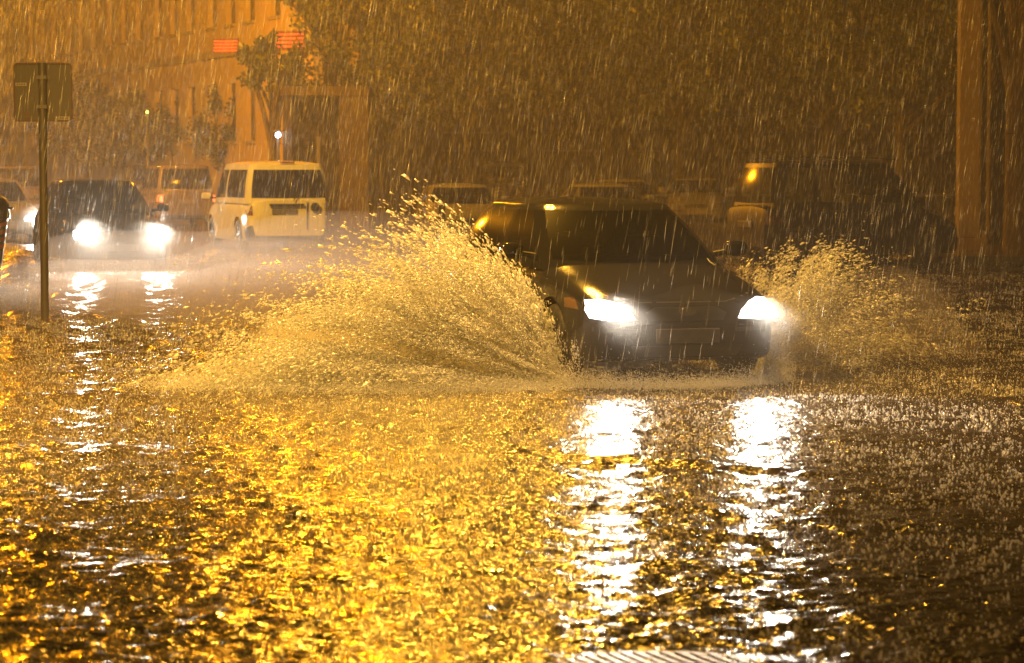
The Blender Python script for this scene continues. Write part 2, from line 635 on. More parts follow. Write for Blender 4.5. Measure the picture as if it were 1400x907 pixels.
    for sx in (-1, 1):
        sb = MB().box(sx * 0.36 - 0.22, sx * 0.36 + 0.22, C['front'][0] + 1.05 - L / 2, C['front'][0] + 1.17 - L / 2, zb - 0.25, zb + 0.16)
        so = sb.build('front_seat', SEAT, root, 40, 0.05)
        MB().box(sx * 0.36 - 0.12, sx * 0.36 + 0.12, C['front'][0] + 1.07 - L / 2, C['front'][0] + 1.15 - L / 2, zb + 0.19, zb + 0.36).build('headrest', SEAT, so, 40, 0.035)
    MB().box(-0.55, 0.55, C['front'][0] + 0.28 - L / 2, C['front'][0] + 0.42 - L / 2, zb - 0.12, zb + 0.02).build('dashboard', SEAT, root, 40, 0.03)
    if lit:
        hx = sum(p[0] for p in P['headlamp']) / len(P['headlamp']); hz = sum(p[1] for p in P['headlamp']) / len(P['headlamp'])
        for s in (-1, 1):
            q = bvh.ray_cast(Vector((s * hx, -5, hz)), Vector((0, 1, 0)))
            ly = q[0].y if q[0] else -L / 2
            light_spot('headlight_beam', (s * hx, ly - 0.07, hz + 0.035), (R(P.get('tilt', 83)), 0, math.pi), lit, WHITE, P.get('cone', 72), 1.0, 0.07, root)
        if P.get('glow'):
            for s in (-1, 1):
                q = bvh.ray_cast(Vector((s * hx, -5, hz)), Vector((0, 1, 0)))
                light_point('headlight_glow', (s * hx, q[0].y - 0.06, hz + 0.01), P['glow'], WHITE, 0.09, root)
    root['_L'] = L
    return root


def place_front(o, px, Y, yaw, L, x=None):
    """put the front bumper centre on the road at photo column px, distance Y; yaw 0 faces the camera"""
    x = gx(px, Y) if x is None else x
    a = R(yaw)
    o.location = (x - math.sin(a) * L / 2, Y + math.cos(a) * L / 2, 0)
    o.rotation_euler = (0, 0, a)
    return o


def place_rear(o, px, Y, yaw, L):
    a = R(yaw)
    o.location = (gx(px, Y) + math.sin(a) * L / 2, Y - math.cos(a) * L / 2, 0)
    o.rotation_euler = (0, 0, a)
    return o


HATCH = dict(
    L=4.15, W=1.70, H=1.44, wheel_r=0.31, axles=[0.82, 3.44],
    deck=[(0, 0.50), (0.02, 0.58), (0.06, 0.645), (0.14, 0.70), (0.3, 0.755), (0.6, 0.83), (0.95, 0.90), (1.25, 0.945), (1.8, 0.955), (3.0, 0.98), (3.8, 0.99), (4.02, 0.96), (4.10, 0.86), (4.15, 0.6)],
    hood=(0.12, 1.05), doors=[(1.32, 2.32), (2.32, 3.10)],
    cabin=dict(hb=0.93, ht=0.70, front=(1.02, 1.85), rear=(4.02, 3.62), bowF=0.20, bowR1=0.12, crown=0.055, bulge=0.035,
               side=[(1.42, 2.06, 'front_glass'), (2.28, 2.42, 'pillar'), (2.36, 2.50, 'rear_glass'), (3.12, 3.02, 'pillar'), (3.40, 3.22, 'pillar')]),
    headlamp=[(0.425, 0.53), (0.46, 0.59), (0.55, 0.655), (0.65, 0.685), (0.745, 0.675), (0.765, 0.60), (0.75, 0.54), (0.6, 0.52)],
    taillamp=[(0.66, 0.70), (0.80, 0.70), (0.80, 0.95), (0.72, 0.95), (0.66, 0.85)],
    plate=(0.40, 0.62),
)
HATCH['extras_front'] = [
    (('grille', BLACK_PLASTIC, 0.004), [(-0.30, 0.515), (0.30, 0.515), (0.335, 0.575), (0.25, 0.62), (-0.25, 0.62), (-0.335, 0.575)]),
    (('lower_grille', BLACK_PLASTIC, 0.004), [(-0.42, 0.235), (0.42, 0.235), (0.46, 0.325), (-0.46, 0.325)]),
    (('emblem', CHROME, 0.02), [(0.075 * math.cos(a), 0.585 + 0.032 * math.sin(a)) for a in np.linspace(0, 2 * math.pi, 14, endpoint=False)]),
    (('bumper_strip', BLACK_PLASTIC, 0.008), [(-0.74, 0.475), (-0.40, 0.455), (-0.40, 0.425), (-0.74, 0.44)]),
    (('bumper_strip', BLACK_PLASTIC, 0.008), [(0.74, 0.475), (0.40, 0.455), (0.40, 0.425), (0.74, 0.44)]),
    (('hood_gap', BLACK_PLASTIC, 0.002), [(-0.60, 0.715), (-0.35, 0.66), (0.35, 0.66), (0.60, 0.715), (0.60, 0.707), (0.35, 0.652), (-0.35, 0.652), (-0.60, 0.707)]),
    (('indicator', AMBER, 0.009), [(-0.79, 0.60), (-0.785, 0.69), (-0.815, 0.68), (-0.825, 0.61)]),
    (('indicator', AMBER, 0.009), [(0.79, 0.60), (0.785, 0.69), (0.815, 0.68), (0.825, 0.61)]),
]
SALOON_LOW = dict(HATCH); SALOON_LOW.update(H=1.36)
MPV = dict(
    L=4.4, W=1.80, H=1.80, wheel_r=0.33, axles=[0.85, 3.60],
    deck=[(0, 0.55), (0.02, 0.64), (0.06, 0.72), (0.14, 0.78), (0.3, 0.85), (0.6, 0.95), (0.9, 1.02), (1.2, 1.04), (3.0, 1.06), (4.2, 1.07), (4.34, 1.04), (4.38, 0.9), (4.4, 0.6)],
    hood=(0.12, 0.80), doors=[(1.25, 2.30), (2.30, 3.25)],
    cabin=dict(hb=0.94, ht=0.80, front=(0.72, 1.50), rear=(4.28, 4.10), crown=0.06, bulge=0.03,
               side=[(1.18, 1.72, 'front_glass'), (2.26, 2.32, 'pillar'), (2.34, 2.40, 'rear_glass'), (3.24, 3.24, 'pillar'), (3.32, 3.32, 'quarter_glass'), (3.98, 3.88, 'pillar')]),
    headlamp=[(0.50, 0.62), (0.52, 0.72), (0.78, 0.80), (0.82, 0.66)],
    taillamp=[(0.73, 0.72), (0.85, 0.72), (0.85, 1.0), (0.75, 1.0)],
    plate=(0.42, 0.72),
)
MPV['extras_front'] = [(('grille', BLACK_PLASTIC, 0.004), [(-0.42, 0.60), (0.42, 0.60), (0.45, 0.70), (-0.45, 0.70)]),
                       (('lower_grille', BLACK_PLASTIC, 0.004), [(-0.45, 0.26), (0.45, 0.26), (0.5, 0.36), (-0.5, 0.36)])]
VAN = dict(
    L=4.40, W=1.80, H=1.84, wheel_r=0.33, axles=[0.85, 3.55],
    deck=[(0, 0.55), (0.02, 0.64), (0.06, 0.72), (0.14, 0.78), (0.3, 0.85), (0.6, 0.95), (0.9, 1.03), (1.2, 1.06), (3.0, 1.08), (4.3, 1.08), (4.37, 1.07), (4.395, 0.95), (4.4, 0.6)],
    hood=(0.12, 0.80), doors=[(1.25, 2.30)],
    cabin=dict(hb=0.955, ht=0.83, front=(0.75, 1.50), rear=(4.36, 4.22), crown=0.07, bulge=0.035, bowR=0.05, wb=0.04, wt=0.84,
               side=[(1.20, 1.74, 'front_glass'), (2.26, 2.32, 'pillar'), (2.40, 2.44, 'rear_glass'), (4.05, 3.98, 'pillar'), (4.2, 4.12, 'pillar')]),
    headlamp=[(0.50, 0.62), (0.52, 0.72), (0.78, 0.80), (0.82, 0.66)],
    taillamp=[(0.745, 0.74), (0.875, 0.74), (0.875, 1.04), (0.765, 1.04)],
    plate=(0.42, 0.815), plate_x=0.10,
)
VAN['extras_front'] = MPV['extras_front']


def prep(P, **kw):
    q = dict(P); q.update(kw); return q


# main car: dark hatchback ploughing through the water
blk = wet_paint('black_paint', (0.010, 0.010, 0.012))
main_car = make_vehicle('hatchback_car', prep(HATCH, pillar_mat=mat('gloss_black_trim', (0.006, 0.006, 0.006), 0.10, spec=0.3), lens=HEAD_MAIN, glow=8), blk, CAR_GLASS, 420, False)
tag(main_car, 'black hatchback with blazing headlights ploughing through the flooded road', 'car')
place_front(main_car, 940, 19.7, 17, HATCH['L'])

# far dark car coming with headlights
P2 = prep(HATCH, H=1.52, tilt=89, cone=155)
grey = wet_paint('dark_grey_paint', (0.03, 0.03, 0.032))
car2 = make_vehicle('hatchback_car', P2, grey, CAR_GLASS, 1200, False)
tag(car2, 'dark hatchback with glaring headlights following behind the sign pole', 'car')
place_front(car2, 168, 41.5, 20, P2['L'])

# left-edge car, headlight beside the pole
P3 = prep(HATCH, H=1.47, tilt=89, cone=155)
silver = wet_paint('silver_paint', (0.12, 0.12, 0.12))
car3 = make_vehicle('hatchback_car', P3, silver, CAR_GLASS, 400, False, False)
tag(car3, 'pale car at the left edge of the photo with one headlight shining beside the pole', 'car')
place_front(car3, 8, 57, 20, P3['L'])

# yellow-lit delivery van seen from behind
cream = wet_paint('cream_paint', (0.72, 0.66, 0.50))
van = make_vehicle('delivery_van', prep(VAN, bumper_mat=BLACK_PLASTIC), cream, DARK_GLASS, None, False)
tag(van, 'pale panel van driving away with a wide dark rear window and black bumper', 'van')
place_rear(van, 396, 51.5, 198, VAN['L'])
Lv = VAN['L']
yb = Lv / 2 + 0.02
MB().box(-0.30, 0.42, yb, yb + 0.03, 0.925, 0.975).build('plate_lamp_bar', BLACK_PLASTIC, van, 40, 0.01)
em = MB(); em.lathe([(0.001, 0.0), (0.085, 0.0), (0.085, -0.02), (0.001, -0.02)], 20, 'z')
emo = em.build('emblem', BLACK_PLASTIC, van, 40); emo.rotation_euler = (R(90), 0, 0); emo.location = (-0.52, yb, 0.90)
rg = MB(); rg.lathe([(0.085, 0.0), (0.095, 0.0), (0.095, -0.03), (0.085, -0.03), (0.085, 0.0)], 20, 'z')
rgo = rg.build('emblem_ring', CHROME, emo, 40)
MB().tube((-0.16, yb - 0.01, 1.16), (-0.08, yb + 0.01, 1.03), 0.012, 0.008, 6).build('wiper', BLACK_PLASTIC, van, 40)
MB().box(-0.367, -0.355, yb - 0.02, yb + 0.006, 0.45, 1.02).build('door_seam', BLACK_PLASTIC, van)
MB().box(-0.14, 0.14, Lv / 2 - 0.24, Lv / 2 - 0.14, 1.785, 1.82).build('brake_light', TAIL_OFF, van, 40, 0.006)

# dark people carrier ahead of the van
maroon = wet_paint('dusty_paint', (0.12, 0.10, 0.095))
mpv = make_vehicle('people_carrier', MPV, maroon, DARK_GLASS, None, True)
tag(mpv, 'brownish people carrier seen from behind, between the glaring car and the pale van', 'car')
place_rear(mpv, 258, 74, 198, MPV['L'])
for (px, Y, lab) in ((26, 84, 'dim people carrier with red tail lights, farthest left in the queue behind the sign pole'),
                     (206, 96, 'small distant people carrier with red tail lights above the glaring car')):
    c = copy_tree(mpv); place_rear(c, px, Y, 200, MPV['L']); c['label'] = lab

# black estate parked on the right, rear to the left
suvp = prep(MPV, L=4.4, H=1.83, handle_mat=CHROME, pillar_mat=BLACK_PLASTIC)
suv = make_vehicle('parked_estate', suvp, mat('dull_black_paint', (0.010, 0.010, 0.011), 0.34, spec=0.3), glass('suv_glass', (0.85, 0.9, 0.85)), None, False)
tag(suv, 'black parked estate standing side-on behind the hatchback mirror, its roof glinting', 'car')
suv.rotation_euler = (0, 0, R(112)); suv.location = (gx(1152, 45.3), 45.3, 0); suv.scale = (1, 0.88, 1)
MB().path([(0.52, -0.9, 1.835), (0.50, -0.2, 1.88), (0.50, 1.2, 1.885), (0.52, 1.75, 1.83)], [0.016] * 4, 8).build('roof_rail', CHROME, suv, 50)
MB().path([(-0.52, -0.9, 1.835), (-0.50, -0.2, 1.88), (-0.50, 1.2, 1.885), (-0.52, 1.75, 1.83)], [0.016] * 4, 8).build('roof_rail', CHROME, suv, 50)

for (ya, yb2, z) in ((1.2, 2.0, 0.62), (0.2, 1.0, 0.52)):
    MB().box(-0.912, -0.895, ya, yb2, z, z + 0.035).build('glint_strip', CHROME, suv, None, 0.004)  # chrome strips added to imitate light reflected along the lower side

# cars parked behind the hatchback, roofs showing
pk = make_vehicle('parked_car', prep(SALOON_LOW, pillar_mat=BLACK_PLASTIC), wet_paint('pale_glint_paint', (0.13, 0.13, 0.13)), DARK_GLASS, None, False, False)  # paint kept pale to imitate reflections along the roof edges
tag(pk, 'low parked car behind the hatchback roof, the nearer of two pale roof arcs', 'car', 'cars parked beyond the road')
place_front(pk, 848, 56, 8, SALOON_LOW['L'])
for (px, Y, yaw, sc, lab) in ((864, 68, 5, 1.04, 'parked car just behind the nearer pale roof arc, its roof a little higher'),
                          (952, 74, -4, 1.05, 'parked car whose pale roof arc stands alone left of the black estate'),
                          (638, 54, 6, 1.0, 'small parked car with a bright roof edge above the top of the big splash')):
    c = copy_tree(pk); place_front(c, px, Y, yaw, SALOON_LOW['L']); c.scale = (sc, sc, sc); c['label'] = lab
bx = copy_tree(van); place_rear(bx, 690, 96, 185, VAN['L']); bx.scale = (1.0, 1.0, 1.06)
bx['label'] = 'boxy van in the murk above and left of the hatchback roof'


# ------------------------------------------------------------------ road sign seen from the back
STEEL = mat('galvanised_steel', (0.07, 0.065, 0.06), 0.5, metal=0.3, noise=0.25, nscale=12)
SIGN_BACK = mat('sign_back', (0.045, 0.04, 0.032), 0.55, metal=0.2, noise=0.2, nscale=9)
SIGN_RIM = mat('sign_rim', (0.05, 0.012, 0.008), 0.6)
STICKER = mat('sticker', (0.22, 0.2, 0.17), 0.6)
Ys = FPX * EYE / (440 - HORIZON)
sign = empty('road_sign', (gx(60.5, Ys), Ys, 0), R(2))
tag(sign, 'back of a square road sign with rounded corners on a dark steel post', 'sign')
MB().tube((0, 0, 0), (0, 0, 2.84), 0.044, 0.044, 16).build('post', STEEL, sign, 40)
pl = MB(); poly = rounded_rect(0, 2.52, 0.64, 0.645, 0.05, 5); n = len(poly)
pl.add([(x, 0.05, z) for x, z in poly] + [(x, 0.058, z) for x, z in poly],
       [tuple(range(n)), tuple(reversed(range(n, 2 * n)))] + [(i, n + i, n + (i + 1) % n, (i + 1) % n) for i in range(n)])
plate = pl.build('sign_plate', SIGN_BACK, sign)
rim = MB(); inner = rounded_rect(0, 2.52, 0.61, 0.615, 0.04, 5)
rim.add([(x, 0.035, z) for x, z in poly] + [(x, 0.035, z) for x, z in inner] + [(x, 0.0495, z) for x, z in poly] + [(x, 0.0495, z) for x, z in inner],
        [(i, (i + 1) % n, n + (i + 1) % n, n + i) for i in range(n)] + [(i, 2 * n + i, 2 * n + (i + 1) % n, (i + 1) % n) for i in range(n)]
        + [(n + i, n + (i + 1) % n, 3 * n + (i + 1) % n, 3 * n + i) for i in range(n)])
rim.build('sign_edge', SIGN_RIM, plate)
for z in (2.36, 2.68):
    c = MB().box(-0.075, 0.075, 0.034, 0.048, z - 0.02, z + 0.02).box(-0.052, 0.052, -0.052, -0.045, z - 0.02, z + 0.02)
    c.box(-0.052, -0.045, -0.045, 0.034, z - 0.02, z + 0.02).box(0.045, 0.052, -0.045, 0.034, z - 0.02, z + 0.02)
    c.build('clamp', STEEL, sign)
for (sx, sz, nb) in ((-0.24, 2.607, 4), (0.225, 2.238, 5)):
    st = MB().box(sx - 0.062, sx + 0.062, 0.0460, 0.0495, sz - 0.018, sz + 0.018).build('sticker', STICKER, plate)
    mk = MB()
    for k in range(nb):
        x = sx - 0.05 + 0.1 * (k + 0.5) / nb
        mk.box(x - 0.007, x + 0.007, 0.0445, 0.0459, sz - 0.009, sz + 0.009)
    mk.build('sticker_marks', PLATE_INK, plate)
MB().box(-0.21, -0.15, 0.046, 0.0495, 2.24, 2.31).build('sticker', mat('dark_sticker', (0.07, 0.035, 0.02), 0.6), plate)

# ------------------------------------------------------------------ litter bin at the left edge
Yb = 35.0
binr = empty('litter_bin', (gx(-12, Yb), Yb, 0))
tag(binr, 'dark tapering litter bin with orange slanted bands cut off by the left edge', 'bin')
BIN = mat('bin_green', (0.02, 0.03, 0.02), 0.4); ORANGE = mat('bin_orange', (0.55, 0.16, 0.03), 0.5)
MB().lathe([(0.001, 0.0), (0.10, 0.0), (0.125, 0.25), (0.19, 0.7), (0.235, 1.0), (0.24, 1.02), (0.001, 1.02)], 20).build('bin_body', BIN, binr, 40)
MB().lathe([(0.262, 1.0), (0.268, 1.06), (0.25, 1.14), (0.262, 1.17), (0.22, 1.27), (0.10, 1.34), (0.001, 1.35)], 20).build('lid', BIN, binr, 40)
MB().tube((0.20, -0.02, 1.16), (0.31, -0.02, 1.14), 0.025, 0.012, 8).build('hinge', BIN, binr)
bb = MB()
for k in range(5):
    z0 = 0.52 + k * 0.10
    nseg = 20; v = []; f = []
    for i in range(nseg + 1):
        a = -math.pi + math.pi * i / nseg
        for dz in (0, 0.055):
            z = z0 + dz + 0.09 * (i / nseg)
            r = 0.125 + (z - 0.25) / 0.75 * 0.11 + 0.004
            v.append((r * math.cos(a), r * math.sin(a), z))
    for i in range(nseg): f.append((2 * i, 2 * i + 2, 2 * i + 3, 2 * i + 1))
    bb.add(v, f)
bb.build('orange_bands', ORANGE, binr, 40)

# ------------------------------------------------------------------ street lamps hung over the road (above the frame)
LAMP_GLASS = mat('sodium_lamp_glass', (0.9, 0.6, 0.2), 0.3, emit=(1.0, 0.55, 0.08), estr=30)
LAMP_CASE = mat('lamp_case', (0.1, 0.1, 0.1), 0.5)
def hanging_lamp(x, y, z, energy, label, color=SODIUM, name='hanging_street_lamp', span=14, aim=None):
    r = empty(name, (x, y, z))
    tag(r, label, 'street lamp', 'sodium lamps hung over the road')
    MB().lathe([(0.02, 0.20), (0.10, 0.18), (0.26, 0.05), (0.30, 0.0), (0.28, 0.0), (0.02, 0.10)], 18).build('lamp_case', LAMP_CASE, r, 40)
    MB().lathe([(0.001, -0.10), (0.12, -0.08), (0.20, -0.01), (0.20, 0.0)], 16).build('lamp_bowl', LAMP_GLASS, r, 40)
    MB().path([(-span, 0, 1.1), (-span / 2, 0, 0.45), (0, 0, 0.22), (span / 2, 0, 0.45), (span, 0, 1.1)], [0.01] * 5, 5).build('cable', LAMP_CASE, r)
    if aim:      # spot cone added so the light reaches only the chosen target
        d = Vector(aim[:3]) - Vector((x, y, z - 0.35))
        light_spot('lamp_light', (0, 0, -0.35), d.to_track_quat('-Z', 'Y').to_euler(), energy, color, aim[3], 0.7, 0.22, r)
    else:
        light_point('lamp_light', (0, 0, -0.35), energy, color, 0.22, r)
    return r
hanging_lamp(-4.6, 58, 8.7, 4600, 'sodium lamp hung over the road far behind the hatchback')
hanging_lamp(-9.6, 42, 8.6, 9000, 'sodium lamp hung over the road between the dark car and the van', (1.0, 0.50, 0.05), aim=(-5.0, 54, 0.8, 70))
hanging_lamp(-16.6, 68, 9.2, 19000, 'sodium lamp hung over the far left of the street')
hanging_lamp(-0.5, 29.0, 10.3, 12500, 'sodium lamp hung over the crossing above the splash', (1.0, 0.47, 0.04), aim=(-0.3, 14.5, 0, 62))
hanging_lamp(-4.6, 18.6, 6.8, 9500, 'added unseen sodium lamp brightening the big left splash, nearest the camera', (1.0, 0.50, 0.09), aim=(-2.0, 21.0, 0.0, 134))  # lamp added to brighten the splash from the left
hanging_lamp(7.5, 33.0, 8.4, 4500, 'added unseen sodium lamp brightening the amber pillar on the right', aim=(8.6, 49, 4.0, 34))  # lamp added to throw amber light on the pillar alone

# small white lamp on a post above the van, green-yellow lamp further left
def post_lamp(px, py, Y, color, estr, energy, label, r=0.09):
    z = EYE + (HORIZON - py) / FPX * Y
    o = empty('post_lamp', (gx(px, Y), Y, 0))
    tag(o, label, 'street lamp')
    MB().tube((0, 0, 0), (0, 0, z - 0.1), 0.06, 0.04, 10).build('post', LAMP_CASE, o, 40)
    MB().lathe([(0.001, z + 0.16), (0.14, z + 0.12), (0.16, z + 0.09), (0.001, z + 0.09)], 12).build('lamp_hood', LAMP_CASE, o, 40)
    bmx = bmesh.new(); bmesh.ops.create_uvsphere(bmx, u_segments=12, v_segments=8, radius=r)
    me = bpy.data.meshes.new('bulb'); bmx.to_mesh(me); bmx.free(); smooth(me, 0)
    b = link_mesh('bulb', me, mat('bulb_' + label[:5].strip(), (0.9, 0.9, 0.9), 0.3, emit=color, estr=estr), o); b.location = (0, 0, z)
    light_point('bulb_light', (0, -0.2, z), energy, color, 0.06, o)
post_lamp(381, 185, 72, (0.75, 0.85, 1.0), 40, 8, 'white post lamp, a tiny bluish point above the van roof', 0.07)
post_lamp(203, 154, 92, (1.0, 0.75, 0.10), 4, 10, 'yellow post lamp, a small dim point left of the foliage', 0.05)

# ------------------------------------------------------------------ wet posts beside the splash
POST = mat('polished_post', (0.6, 0.6, 0.6), 0.18, metal=1.0)
for (px, Y, h, r, lab) in ((604, 44, 1.15, 0.06, 'steel bollard glinting white behind the crest of the splash'),
                           (617, 27, 0.62, 0.045, 'short steel bollard inside the splash, a pale glint')):
    b = MB().lathe([(r, 0.0), (r, h - 0.06), (r * 0.7, h - 0.02), (0.001, h)], 16).lathe([(r * 1.25, 0.0), (r * 1.25, 0.05), (r, 0.06)], 16).build('bollard', POST, None, 40)
    b.location = (gx(px, Y), Y, 0)
    tag(b, lab, 'bollard')

# ------------------------------------------------------------------ buildings
PLASTER = mat('ochre_plaster', (0.60, 0.48, 0.28), 0.85, noise=0.15, nscale=1.5)
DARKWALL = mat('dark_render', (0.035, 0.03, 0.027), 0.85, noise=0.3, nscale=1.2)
WPANE = mat('window_pane', (0.03, 0.035, 0.04), 0.12, spec=0.8)
WFRAME = mat('window_frame', (0.10, 0.095, 0.085), 0.6)
STONE = mat('pale_stone', (0.40, 0.36, 0.30), 0.75, noise=0.2, nscale=2.5)


def facade_wall(name, Lw, Hh, t, holes, m, parent):
    """wall in local x (0..Lw), z, outer face at y=0, with real openings (x0,x1,z0,z1)"""
    xs = sorted({0, Lw} | {h[0] for h in holes} | {h[1] for h in holes})
    zs = sorted({0, Hh} | {h[2] for h in holes} | {h[3] for h in holes})
    mb = MB()
    def inhole(x, z): return any(h[0] < x < h[1] and h[2] < z < h[3] for h in holes)
    for i in range(len(xs) - 1):
        for j in range(len(zs) - 1):
            if inhole((xs[i] + xs[i + 1]) / 2, (zs[j] + zs[j + 1]) / 2): continue
            x0, x1, z0, z1 = xs[i], xs[i + 1], zs[j], zs[j + 1]
            mb.add([(x0, 0, z0), (x1, 0, z0), (x1, 0, z1), (x0, 0, z1)], [(0, 1, 2, 3)])
    for x0, x1, z0, z1 in holes:
        mb.add([(x0, 0, z0), (x1, 0, z0), (x1, t, z0), (x0, t, z0)], [(0, 1, 2, 3)])
        mb.add([(x0, 0, z1), (x1, 0, z1), (x1, t, z1), (x0, t, z1)], [(3, 2, 1, 0)])
        mb.add([(x0, 0, z0), (x0, 0, z1), (x0, t, z1), (x0, t, z0)], [(0, 1, 2, 3)])
        mb.add([(x1, 0, z0), (x1, 0, z1), (x1, t, z1), (x1, t, z0)], [(3, 2, 1, 0)])
    T = 1.5
    mb.add([(0, T, 0), (0, 0, 0), (0, 0, Hh), (0, T, Hh)], [(0, 1, 2, 3)])
    mb.add([(Lw, 0, 0), (Lw, T, 0), (Lw, T, Hh), (Lw, 0, Hh)], [(0, 1, 2, 3)])
    mb.add([(0, 0, Hh), (Lw, 0, Hh), (Lw, T, Hh), (0, T, Hh)], [(0, 1, 2, 3)])
    mb.add([(Lw, T, 0), (0, T, 0), (0, T, Hh), (Lw, T, Hh)], [(0, 1, 2, 3)])
    return mb.build(name, m, parent)


def window_parts(holes, parent, sill=True):
    cache = {}
    for x0, x1, z0, z1 in holes:
        k = (round(x1 - x0, 3), round(z1 - z0, 3))
        w, h = k
        if k not in cache:
            f = MB().box(0, w, 0.18, 0.24, 0, 0.07).box(0, w, 0.18, 0.24, h - 0.07, h).box(0, 0.07, 0.18, 0.24, 0.07, h - 0.07).box(w - 0.07, w, 0.18, 0.24, 0.07, h - 0.07)
            f.box(w / 2 - 0.03, w / 2 + 0.03, 0.18, 0.24, 0.07, h - 0.07).box(0.07, w / 2 - 0.03, 0.18, 0.24, h * 0.68, h * 0.68 + 0.06).box(w / 2 + 0.03, w - 0.07, 0.18, 0.24, h * 0.68, h * 0.68 + 0.06)
            fo = f.build('window', WFRAME, parent)
            po = MB().box(0.05, w - 0.05, 0.20, 0.215, 0.05, h - 0.05).build('pane', WPANE, fo)
            so = MB().box(-0.08, w + 0.08, -0.10, 0.02, -0.10, -0.003).build('sill', STONE, fo)
            cache[k] = (fo.data, po.data, so.data)
        else:
            fo = link_mesh('window', cache[k][0], None, parent)
            link_mesh('pane', cache[k][1], None, fo); link_mesh('sill', cache[k][2], None, fo)
        fo.location = (x0, 0, z0)


A = Vector((gx(36, 118), 118)); B = Vector((gx(430, 80), 80))
dirv = B - A
ang = math.atan2(dirv.y, dirv.x); LW = dirv.length
bl = empty('terrace_building', (A.x, A.y, 0), ang)
tag(bl, 'ochre building with rows of tall narrow windows receding at the upper left', 'building')
holes = []
x = 1.2; k = 0
while x + 1.1 < LW - 0.5:
    for z0, z1 in ((6.6, 8.7), (10.1, 12.2)):
        holes.append((round(x, 3), round(x + 1.05, 3), z0, z1))
    holes.append((round(x, 3), round(x + 1.05, 3), 2.6, 4.6))
    x += 2.2 if k % 3 != 2 else 2.75
    k += 1
facade_wall('wall', LW, 14, 0.3, holes, PLASTER, bl)
window_parts(holes, bl)
MB().box(-0.1, LW + 0.1, -0.14, -0.002, 5.5, 5.75).build('string_course', STONE, bl)
MB().box(-0.2, LW + 0.2, -0.4, -0.002, 13.4, 13.8).build('cornice', STONE, bl)

# neon sign tubes on the building
NEON = mat('red_neon', (0.8, 0.1, 0.03), 0.4, emit=(1.0, 0.13, 0.02), estr=1.0)
def neon(px0, px1, py0, py1, Y, lab):
    z1 = EYE + (HORIZON - py0) / FPX * Y; z0 = EYE + (HORIZON - py1) / FPX * Y
    w = (px1 - px0) / FPX * Y
    o = empty('neon_sign', (gx(px0, Y), Y, z0), R(-12)); tag(o, lab, 'sign')
    MB().box(0, w, 0.05, 0.12, -0.05, z1 - z0 + 0.05).build('backboard', mat('sign_board', (0.12, 0.06, 0.035), 0.8), o)
    for k in range(4):
        z = (z1 - z0) * (k + 0.5) / 4
        MB().tube((0.05, 0, z), (w - 0.05, 0, z), 0.022, 0.022, 8).build('neon_tube', NEON, o, 40)
    light_point('neon_light', (w / 2, -0.5, (z1 - z0) / 2), 25, (1, 0.15, 0.03), 0.3, o)
neon(293, 330, 56, 73, 84, 'red glowing strip sign left of the dark tree crown at the upper left')
neon(372, 420, 46, 68, 80, 'red glowing strip sign right of the dark tree crown at the upper left')

# pavilion wall behind the van
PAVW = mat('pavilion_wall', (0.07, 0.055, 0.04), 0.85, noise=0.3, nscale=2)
pv = empty('flat_roofed_pavilion', (gx(385, 72), 72, 0), R(0))
tag(pv, 'pale flat-roofed pavilion with a dark doorway just right of the van', 'building')
wv = (505 - 385) / FPX * 72
MB().box(0, wv, 0, 2.6, 3.72, 3.98).build('roof', PAVW, pv)
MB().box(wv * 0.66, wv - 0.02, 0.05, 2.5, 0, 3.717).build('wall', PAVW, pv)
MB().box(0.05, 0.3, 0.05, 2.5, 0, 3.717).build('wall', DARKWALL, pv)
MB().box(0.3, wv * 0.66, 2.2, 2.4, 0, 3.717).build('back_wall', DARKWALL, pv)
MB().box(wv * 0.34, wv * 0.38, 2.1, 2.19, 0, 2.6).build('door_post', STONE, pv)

# shop building behind the trees on the right
sb = empty('shop_building', (gx(560, 100), 100, 0), R(-4))
tag(sb, 'dark shop building behind the trees with a dull blue fascia band', 'building')
holes = []
for k in range(7):
    holes.append((1.2 + k * 3.6, 3.9 + k * 3.6, 0.7, 3.1))
for k in range(9):
    holes.append((1.0 + k * 2.7, 2.2 + k * 2.7, 5.4, 7.4))
facade_wall('wall', 26, 12, 0.3, holes, DARKWALL, sb)
window_parts(holes, sb)
FASC = mat('blue_fascia', (0.10, 0.11, 0.22), 0.5)
fb = MB().box(11.5, 17.6, -0.35, -0.003, 3.75, 4.15).build('fascia', FASC, sb)
MB().box(18.2, 24.5, -0.35, -0.003, 3.75, 4.15).build('fascia', FASC, sb)
MB().box(11.0, 25.5, -0.50, -0.352, 3.60, 3.66).build('fascia_rail', STEEL, sb)

# pillars on the right
def pillar(px0, px1, Y, hgt, m, lab):
    w = (px1 - px0) / FPX * Y
    o = empty('stone_pillar', (gx((px0 + px1) / 2, Y), Y, 0.12)); tag(o, lab, 'pillar', 'pillars of the right-hand portico')
    MB().box(-w / 2, w / 2, -w / 2, w / 2, 0.25, hgt).build('shaft', m, o, None, 0.012)
    MB().box(-w / 2 - 0.05, w / 2 + 0.05, -w / 2 - 0.05, w / 2 + 0.05, 0, 0.247).build('plinth', m, o, None, 0.012)
    return o
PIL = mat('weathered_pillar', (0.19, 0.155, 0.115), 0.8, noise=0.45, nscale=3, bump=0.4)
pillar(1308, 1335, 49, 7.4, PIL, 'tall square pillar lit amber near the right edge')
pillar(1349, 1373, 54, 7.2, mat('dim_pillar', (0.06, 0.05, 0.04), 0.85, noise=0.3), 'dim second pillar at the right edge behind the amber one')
pt = empty('portico', (gx(1345, 60), 60.5, 0.12)); tag(pt, 'dark wall behind the two pillars at the right edge', 'building')
facade_wall('wall', 12, 8, 0.3, [(2.2, 3.4, 0.01, 2.4), (4.6, 5.8, 0.9, 2.4)], DARKWALL, pt)
